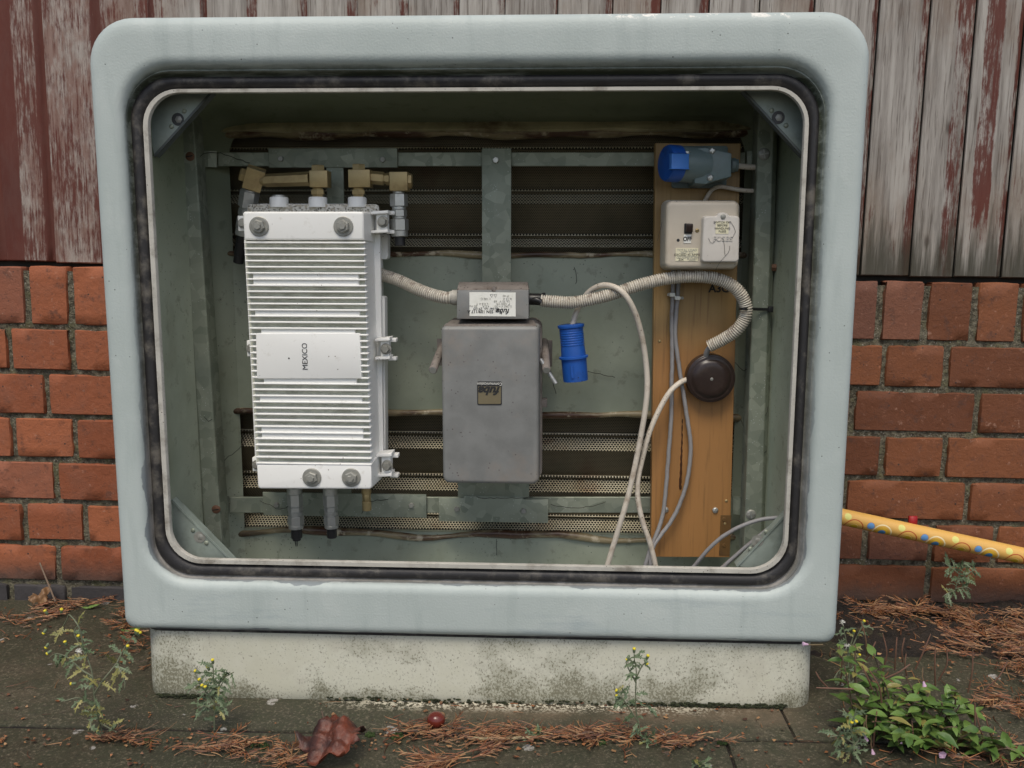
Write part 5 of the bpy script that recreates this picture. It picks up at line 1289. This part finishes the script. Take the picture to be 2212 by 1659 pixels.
groundsel("upright flowering groundsel weed at the right corner of the plinth",
    [[(1838, 1498, yE), (1834, 1460, yE), (1832, 1425, yE), (1831, 1400, yE), (1826, 1375, yE), (1821, 1350, yE)], [(1833, 1420, yE), (1842, 1395, yE), (1856, 1365, yE), (1866, 1345, yE)], [(1832, 1410, yE), (1840, 1385, yE), (1846, 1366, yE)], [(1834, 1470, yE), (1815, 1448, yE), (1802, 1465, yE - .01)], [(1835, 1480, yE), (1860, 1455, yE), (1872, 1462, yE)]],
    [(1867, 1341, yE, .5), (1845, 1363, yE, .2), (1857, 1414, yE, .2)], leaves_per=15, size=.018, old=.45, stemr=.0013, seeds=[(1830, 1396, yE - .003), (1819, 1346, yE)])
gF = G(2070, 1290); yF_ = .365
groundsel("feathery green seedling growing at the foot of the brick wall",
    [[(2062, 1282, yF_ - .02), (2068, 1255, yF_ - .02), (2075, 1232, yF_ - .02), (2084, 1212, yF_ - .02)], [(2068, 1258, yF_ - .02), (2090, 1240, yF_ - .02), (2110, 1228, yF_ - .02)], [(2072, 1240, yF_ - .02), (2052, 1225, yF_ - .02), (2036, 1214, yF_ - .02)], [(2064, 1272, yF_ - .02), (2088, 1268, yF_ - .03), (2098, 1275, yF_ - .03)], [(2064, 1276, yF_ - .02), (2046, 1282, yF_ - .04), (2036, 1290, yF_ - .04)]],
    [], leaves_per=30, size=.022, old=.2, name="wall_seedling")
for (x, y, lab) in ((1155, 1588, "tiny green seedling in the litter of the paving joint"), (1512, 1652, "tiny yellow-green seedling at the bottom edge of the paving"), (1403, 1596, "small feathery seedling beside the slim groundsel"), (205, 1314, None)):
    if not lab: continue
    g = G(x, y + 6).y
    groundsel(lab, [[(x, y + 6, g), (x + 1, y, g), (x, y - 8, g)], [(x, y + 4, g), (x + 8, y - 3, g - .004), (x + 14, y - 5, g - .004)], [(x, y + 4, g), (x - 8, y - 1, g - .004), (x - 15, y - 2, g - .006)]], [], leaves_per=60, size=.012, old=.15, name="seedling")
# willowherb clump
def KX(x, y): return ((2600 + x / 3.331) / 1.4756, (2000 + y / 3.331) / 1.4756)
yW = G(1960, 1618).y
WH = empty("willowherb", G(1975, 1600), "leafy green willowherb clump with thin seed pods and small pink flowers right of the plinth", "weed")
def blade(bm, p, d, nrm, L, Wd, curl=.25):
    d = d.normalized(); s = d.cross(nrm).normalized(); nrm = s.cross(d).normalized(); prev = None
    for i, (t, w) in enumerate(((0, .10), (.12, .55), (.3, .95), (.5, 1.0), (.7, .74), (.88, .34), (1, .02))):
        c = p + d * (L * t) - nrm * (curl * L * t * t); ww = Wd * w / 2
        ws = 1 + .1 * math.sin(i * 2.1 + L * 900)
        row = [bm.verts.new(c - s * ww * ws + nrm * ww * .38), bm.verts.new(c), bm.verts.new(c + s * ww * ws + nrm * ww * .38)]
        if prev:
            bm.faces.new((prev[0], prev[1], row[1], row[0])); bm.faces.new((prev[1], prev[2], row[2], row[1]))
        prev = row
stemsP = [(560, 900, 540, 470), (640, 900, 620, 280), (720, 1000, 700, 500), (880, 1000, 960, 520), (980, 1050, 1100, 640), (1040, 1100, 1200, 700), (1180, 1100, 1340, 800), (1240, 1150, 1560, 740), (1400, 1150, 1600, 900), (820, 1100, 600, 1000), (760, 1150, 640, 1100), (900, 1200, 880, 1250), (1050, 1200, 1060, 1260), (1200, 1200, 1330, 1220), (1300, 1150, 1500, 1060), (1500, 1200, 1750, 1080), (1650, 1200, 1900, 1250), (1850, 1250, 2100, 1300), (2000, 1300, 2180, 1340), (1300, 900, 1480, 700), (560, 760, 540, 620), (1000, 900, 900, 600), (1250, 1050, 1420, 960), (450, 760, 400, 480), (260, 640, 250, 200), (420, 640, 420, 180)]
sb = MB(); lb = MB()
for (x0, y0, x1, y1) in stemsP:
    bx, by = KX(lerp(x0, 930, .25), max(y0, 1080) + 40); g = G(bx, by + 4); tx, ty = KX(x1, y1); hy = g.y + random.uniform(-.03, .015)
    if y1 > 950: hy = g.y - .03
    top = V(tx, ty, hy); top.z = max(top.z, .012)
    mid = (g + top) / 2 + Vector((random.uniform(-.012, .012), -.006, .012))
    P = spline([g, mid, top], .004); sb.tube(P, .0011, 6)
    n = max(4, int((top - g).length / .0155)); rot = random.uniform(0, 3)
    for k in range(n):
        t = (k + .8) / n; q = P[min(len(P) - 1, int(t * (len(P) - 1)))]; rot += math.pi / 2 + random.uniform(-.3, .3)
        for s in (0, math.pi):
            d = Vector((math.cos(rot + s), math.sin(rot + s) * .9 - .2, random.uniform(.05, .5))); LL = random.uniform(.016, .032) * (1.15 - .35 * t)
            blade(lb.bm, q, d, (UPV + rv(.25)), LL, LL * random.uniform(.40, .52), random.uniform(.1, .45))
for k in range(85):
    x, y = random.uniform(480, 1750), random.uniform(560, 1290)
    if (x - 1080) ** 2 / 620 ** 2 + (y - 930) ** 2 / 370 ** 2 > 1: continue
    px, py = KX(x, y); q = V(px, py, yW + random.uniform(-.02, .05) - (y - 960) * .00008); q.z = max(.008, q.z)
    an = random.uniform(0, 6.28); d = Vector((math.cos(an), math.sin(an) * .6 - .35, random.uniform(-.2, .5))); LL = random.uniform(.018, .030)
    blade(lb.bm, q, d, UPV + rv(.35), LL, LL * random.uniform(.42, .55), random.uniform(.1, .4))
sb.build("stem", M['stembrown'], WH, 60); lb.build("foliage", M['herb'], WH, 40, recalc=False)
for (x0, y0, x1, y1) in ((712, 470, 710, 62), (840, 450, 862, 105), (925, 370, 942, 110), (1060, 440, 1220, 70), (1270, 620, 1272, 172), (1305, 560, 1390, 222), (1618, 690, 1668, 242), (1785, 680, 2035, 362), (490, 400, 637, 150), (540, 300, 482, -60), (610, 1280, 650, 890),
                         (1030, 1310, 1020, 990), (970, 520, 960, 280), (130, 640, 0, 470), (700, 800, 560, 440), (260, 600, 232, 180), (600, 660, 490, 405), (740, 540, 1000, 390), (1690, 1190, 1690, 800), (1812, 1265, 1700, 900), (1710, 1280, 1780, 1150), (1880, 1190, 1810, 960), (2040, 1370, 1950, 1040), (1310, 1300, 1305, 1090), (1430, 1390, 1370, 1260), (400, 655, 5, 640), (1290, 1430, 1300, 1290)):
    g = yW + (.06 if y1 < 300 else .0); A, Bv = V(*KX(x0, y0), g + .005), V(*KX(x1, y1), g)
    A.z = max(A.z, .006); Bv.z = max(Bv.z, .006); m_ = (A + Bv) / 2 + Vector((random.uniform(-.004, .004), -.004, .002)); pods = MB(); pods.tube(spline([A, m_, Bv], .006), .0010, 6, rfun=lambda i, N: .0012 - .0004 * i / N); pods.build("seed_pod", M['pod'], WH, 60)
for (x, y, r_, face) in ((530, 1175, .0036, -1), (605, 1320, .003, -1), (1150, 600, .003, -1), (1340, 1345, .0052, 1), (2030, 1258, .0034, -1), (903, 1215, .002, -1), (548, 1090, .002, -1), (-110, 178, .0032, 0)):
    p = V(*KX(x, y), yW - .012 if face <= 0 else yW - .02); p.z = max(p.z, .007); q = MB()
    if face > 0:
        for k in range(5):
            an = k * 1.257 + .3; d = Vector((math.cos(an), -.25, math.sin(an))); blade(q.bm, p, d, Vector((0, -1, .3)), r_ * 1.1, r_ * 1.25, -.1)
    else:
        d = Vector((.25, -.1, -1)) if face else Vector((-1, -.1, .12))
        q.lathe(p - d * r_ * 1.2, d, [(0, r_ * .3), (r_, r_ * .55), (r_ * 2.2, r_ * .95), (r_ * 2.4, r_ * .7)], 8)
    f = q.build("flower", M['pink'], WH, 60)
    if face <= 0:
        q = MB(); e = p - d * r_ * 1.2; q.tube([e - d * .016 + Vector((.004, .003, 0)), e - d * .006, e + d * .001], .0008, 6); q.build("flower_stalk", M['pod'], f, 60)
# ------------------------------------------------------------------ litter
random.seed(77)
from mathutils.noise import noise as noise3
lit = MB()
def strand(p, d, L, r=.0008, bend=.6, z0=.001):
    pts = [p.copy()]; q = p.copy(); d = d.normalized(); k = random.uniform(-bend, bend)
    for i in range(3):
        d = (Matrix.Rotation(k / 3, 3, 'Z') @ d).normalized(); q = q + d * (L / 3); q.z = max(z0, q.z); pts.append(q.copy())
    N_ = len(pts); prev = None
    side = d.cross(UPV).normalized()
    for i, p_ in enumerate(pts):
        rr = r * (1 - .65 * i / (N_ - 1)); row = [lit.bm.verts.new(p_ + side * rr), lit.bm.verts.new(p_ + UPV * rr * 1.2), lit.bm.verts.new(p_ - side * rr)]
        if prev:
            lit.bm.faces.new((prev[0], row[0], row[1], prev[1])); lit.bm.faces.new((prev[1], row[1], row[2], prev[2]))
        prev = row
    return pts
def sprig(p, an, L, z=.003, spread=.55, r=.0009):
    d = Vector((math.cos(an), math.sin(an), random.uniform(-.05, .16))); m_ = strand(p + UPV * z, d, L, r * 1.25, .8)
    n = int(L / .0042)
    for k in range(n):
        t = (k + 1) / (n + 1); q = m_[0].lerp(m_[-1], t); q = m_[min(3, int(t * 3))].lerp(m_[min(3, int(t * 3) + 1)], t * 3 % 1); s = 1 if k % 2 else -1
        dd_ = (Matrix.Rotation(s * spread * random.uniform(.6, 1.25), 3, 'Z') @ d); dd_.z = random.uniform(-.1, .35)
        ll = L * .42 * (1.08 - t) + .004; ms = strand(q, dd_, ll, r, .5)
        if ll > .016:
            for j in (1, 2):
                strand(ms[j], Matrix.Rotation(random.choice((1, -1)) * .5, 3, 'Z') @ dd_, ll * .4, r * .85, .3)
def inpoly(x, y, P):
    c = False
    for i in range(len(P)):
        (x0, y0), (x1, y1) = P[i - 1], P[i]
        if (y0 > y) != (y1 > y) and x < (x1 - x0) * (y - y0) / (y1 - y0) + x0: c = not c
    return c
def scatter(P, nsp, nst, Lr=(.03, .07), zr=(.001, .010), ang=None, base=0.0):
    xs = [p[0] for p in P]; ys = [p[1] for p in P]; k = 0
    while k < nsp + nst:
        x, y = random.uniform(min(xs), max(xs)), random.uniform(min(ys), max(ys))
        if not inpoly(x, y, P): continue
        g = G(x, y, base); k += 1; g.y = min(g.y, .372 - random.random() * .03); an = random.uniform(0, 6.28) if ang is None else ang + random.gauss(0, .5) + random.choice((0, math.pi))
        if k <= nsp: sprig(g, an, random.uniform(*Lr), random.uniform(*zr))
        else: strand(g + UPV * random.uniform(*zr), Vector((math.cos(an), math.sin(an), random.uniform(-.15, .35))), random.uniform(.008, .032), random.uniform(.0006, .0010), 1.0)
scatter([(1812, 1262), (1880, 1275), (2000, 1300), (2212, 1290), (2300, 1300), (2300, 1490), (2212, 1480), (2100, 1430), (1980, 1400), (1900, 1365), (1815, 1345)], 34, 460, base=.004)
scatter([(2040, 1330), (2300, 1310), (2300, 1450), (2160, 1440), (2060, 1390)], 34, 240, (.04, .08), base=.006)
scatter([(1812, 1262), (2000, 1290), (1990, 1340), (1812, 1330)], 16, 160, base=.004)
scatter([(2095, 1480), (2260, 1490), (2260, 1560), (2130, 1535)], 14, 60, (.03, .06))
scatter([(840, 1572), (900, 1560), (1000, 1578), (1080, 1572), (1190, 1580), (1200, 1606), (1080, 1612), (850, 1600)], 9, 330, (.02, .035), ang=.3)
scatter([(1180, 1590), (1310, 1580), (1350, 1560), (1365, 1575), (1380, 1605), (1200, 1612)], 11, 140, (.03, .05), ang=.1)
scatter([(1410, 1600), (1450, 1594), (1550, 1605), (1545, 1613), (1430, 1611)], 7, 40, (.03, .05), ang=0)
scatter([(180, 1600), (320, 1588), (345, 1600), (280, 1606), (190, 1606)], 7, 35, (.03, .055), ang=.25)
scatter([(385, 1620), (470, 1600), (515, 1575), (515, 1640), (430, 1636)], 6, 50, (.03, .055), ang=.4)
scatter([(480, 1600), (620, 1615), (650, 1610), (620, 1659), (500, 1640)], 4, 60, (.02, .05))
scatter([(880, 1650), (960, 1632), (1050, 1628), (1000, 1665), (890, 1668)], 8, 30, (.05, .075), ang=.25)
scatter([(255, 1300), (325, 1300), (325, 1440), (262, 1400)], 22, 90, (.02, .05))
scatter([(10, 1345), (60, 1325), (150, 1292), (230, 1278), (268, 1285), (200, 1310), (110, 1340), (40, 1362)], 15, 110, (.03, .06), ang=.3)
scatter([(590, 1640), (640, 1625), (660, 1662), (600, 1668)], 5, 30, (.03, .05))
scatter([(2040, 1610), (2212, 1590), (2212, 1659), (2000, 1659)], 10, 50, (.03, .05))
scatter([(0, 1280), (1812, 1280), (1812, 1659), (0, 1659)], 2, 130, (.02, .03), (.0, .002))
scatter([(1812, 1400), (2260, 1480), (2212, 1659), (1812, 1659)], 8, 110, (.02, .04), (.0, .003))
def crumb(P, n, base=.0):
    xs = [p[0] for p in P]; ys = [p[1] for p in P]
    for _ in range(n):
        x, y = random.uniform(min(xs), max(xs)), random.uniform(min(ys), max(ys))
        if not inpoly(x, y, P): continue
        g = G(x, y, base); g.y = min(g.y, .37); s_ = random.uniform(.0012, .0045); nn = random.randint(4, 6); a0_ = random.uniform(0, 6)
        lit.bm.faces.new([lit.bm.verts.new(g + Vector((math.cos(a0_ + k * 6.283 / nn) * s_ * random.uniform(.5, 1.2), math.sin(a0_ + k * 6.283 / nn) * s_ * random.uniform(.4, 1), .001 + random.uniform(0, .003)))) for k in range(nn)])
crumb([(820, 1575), (1300, 1570), (1560, 1600), (1560, 1614), (820, 1612)], 260); crumb([(1812, 1262), (2300, 1280), (2300, 1600), (1900, 1420), (1815, 1380)], 420, .004)
crumb([(0, 1290), (330, 1285), (330, 1450), (0, 1400)], 90); crumb([(0, 1590), (820, 1596), (820, 1625), (0, 1612)], 200); crumb([(0, 1500), (2212, 1525), (2212, 1659), (0, 1659)], 260)
o = lit.build("leaf_litter", M['litter'], None, 0, loc=(0, 0, 0), recalc=False); props(o, "brown shed conifer sprays scattered along the paving joints and foot of the wall", "litter", kind='stuff')
# moss tufts in the joint
b = MB()
for (x, y, r_) in ((858, 1591, .009), (800, 1588, .006), (562, 1612, .011), (528, 1608, .007), (700, 1606, .006), (1300, 1605, .005), (1560, 1604, .006), (320, 1602, .005)):
    g = G(x, y)
    for k in range(26):
        an = random.uniform(0, 6.28); q = math.sqrt(random.random()) * r_
        b.ball(g + Vector((math.cos(an) * q, math.sin(an) * q * .7, random.uniform(-.001, .0015))), .0022, .0022, .0026, 7, 5)
o = b.build("moss", M['moss'], None, 60); props(o, "bright green moss tufts along the paving joint", "moss", kind='stuff')
for k in range(520):                              # moss line at the foot of the plinth
    px = random.choice((random.uniform(1300, 1700), random.uniform(1450, 1690), random.uniform(700, 1300), random.uniform(340, 480))); g = V(px, 1517, .010); g.z = fall(g.x); s_ = random.uniform(.0008, .0017)
    mo = MB() if k == 0 else mo
    mo.ball(Vector((g.x, .0095 - random.uniform(0, .003), g.z + random.uniform(.0, .006))), s_ * 2.2, s_, s_, 6, 4)
o = mo.build("moss", M['mossdark'], None, 60); props(o, "dark moss line where the cream plinth meets the paving", "moss", kind='stuff')
# conker
g = G(941, 1576); b = MB(); b.ball(Vector((g.x, g.y + .006, g.z + .0112)), .0128, .0122, .0110, 28, 18)
o = b.build("conker", M['conker'], None, 80); props(o, "shiny red-brown conker lying on litter in front of the plinth", "conker")
b = MB(); b.ball(Vector((g.x + .006, g.y + .012, g.z + .0150)), .006, .005, .004, 14, 10); b.build("pale_scar", M['buffleaf'], o, 80)
# big wet fallen leaf
def leaf(name, ctr, size, mat, label, lobes, crumple, rot, tilt, lift, stalk=None, cat="leaf", base=.34):
    b = MB(); nr, na = 10, 72; rows_ = []
    def rad(t):
        v = 0
        for a_, w_, l_ in lobes:
            dlt = (t - a_ + math.pi) % (2 * math.pi) - math.pi; v = max(v, l_ * math.exp(-(dlt / w_) ** 2))
        return max(base, v) * (1 + .07 * math.sin(t * 23) + .04 * math.sin(t * 41 + 1))
    Mx = Matrix.Rotation(rot, 3, 'Z')
    for i in range(1, nr + 1):
        row = []
        for k in range(na):
            t = 2 * math.pi * k / na; r_ = rad(t) * i / nr; x, y = math.cos(t) * r_, math.sin(t) * r_
            z = crumple * (math.sin(x * 3.1 + 1) * .5 + math.sin(y * 4.3 + x * 2) * .35 + .22 * math.sin(9 * x - 5 * y) + .10 * math.sin(17 * y + 8 * x)) + lift * r_ * r_ + .12 * abs(math.sin(t * 2.5 + .6)) * r_
            z += .22 * base * (noise3(Vector((x * 2.2, y * 2.2, size * 90))) + .5 * noise3(Vector((x * 5.5, y * 5.5, size * 50)))); row.append(b.bm.verts.new(Mx @ Vector((x, y, z)) * size))
        rows_.append(row)
    c0 = b.bm.verts.new(Vector((0, 0, crumple * .3 * size)))
    for k in range(na): b.bm.faces.new((c0, rows_[0][k], rows_[0][(k + 1) % na]))
    for A, B in zip(rows_, rows_[1:]):
        for k in range(na): b.bm.faces.new((A[k], B[k], B[(k + 1) % na], A[(k + 1) % na]))
    bmesh.ops.rotate(b.bm, verts=b.bm.verts, matrix=tilt.to_matrix())
    zmin = min(v.co.z for v in b.bm.verts)
    bmesh.ops.translate(b.bm, verts=b.bm.verts, vec=ctr + Vector((0, 0, .001 - zmin)))
    o = b.build(name, mat, None, 70); md = o.modifiers.new('t', 'SOLIDIFY'); md.thickness = .0005
    if label: props(o, label, cat)
    if stalk:
        q = MB(); q.tube(vpath(stalk, .004), .0010, 6); q.build("stalk", M['stembrown'], o, 60)
    return o
gl = G(720, 1638); 
leaf("fallen_leaf", gl, .051, M['deadleaf'], "large crumpled wet red and purple leaf lying across the front paving joint", [(.35, .42, 1.0), (1.35, .36, .86), (2.6, .40, 1.05), (3.9, .42, .82), (5.1, .45, .75)], .42, .3, Euler((R(4), R(-3), 0)), .10, base=.70, stalk=[(718, 1600, gl.y + .02), (708, 1575, gl.y + .02), (700, 1555, gl.y + .025), (695, 1536, gl.y + .03)])
leaf("fallen_leaf", G(93, 1308), .026, M['buffleaf'], "small curled buff leaf lying by the brick wall at the far left", [(.4, .6, 1.0), (2.4, .6, .9), (4.4, .7, .8)], .5, 1.2, Euler((R(30), R(15), 0)), .5)
leaf("fallen_leaf", G(2062, 1600), .026, M['buffleaf'], "pale brown leaf lying flat among the willowherb", [(.4, .5, 1.0), (1.6, .5, .9), (2.9, .5, 1.0), (4.4, .6, .8)], .2, .6, Euler((R(12), R(6), 0)), .2)
leaf("evergreen_leaf", G(197, 1315), .016, M['herb'], "narrow dark green leaf lying on the slab left of the cabinet", [(.15, .35, 1.0), (3.3, .35, 1.0)], .15, .1, Euler((R(8), 0, 0)), .3)
leaf("evergreen_leaf", G(284, 1366), .018, M['herb'], "narrow dark green leaf lying under the lower left corner of the cabinet", [(.1, .35, 1.0), (3.2, .35, 1.0)], .15, .0, Euler((R(8), 0, 0)), .3)
b = MB(); b.tube([W(86, 1216) and V(86, 1216, .352), V(103, 1258, .33), V(120, 1300, .30)], .0016, 6); o = b.build("twig", M['stembrown'], None, 60); props(o, "thin dark twig propped against the brick wall at the left", "twig")
b = MB(); b.tube(vpath([(1010, 1600, G(1010, 1600).y), (1060, 1602, G(1060, 1602).y), (1100, 1601, G(1100, 1601).y), (1160, 1598, G(1160, 1598).y), (1180, 1596, G(1180, 1596).y)], .006), .0022, 7); o = b.build("straw", M['deadgrass'], None, 60); o.location.z += .004; props(o, "pale straw lying along the paving joint", "straw")
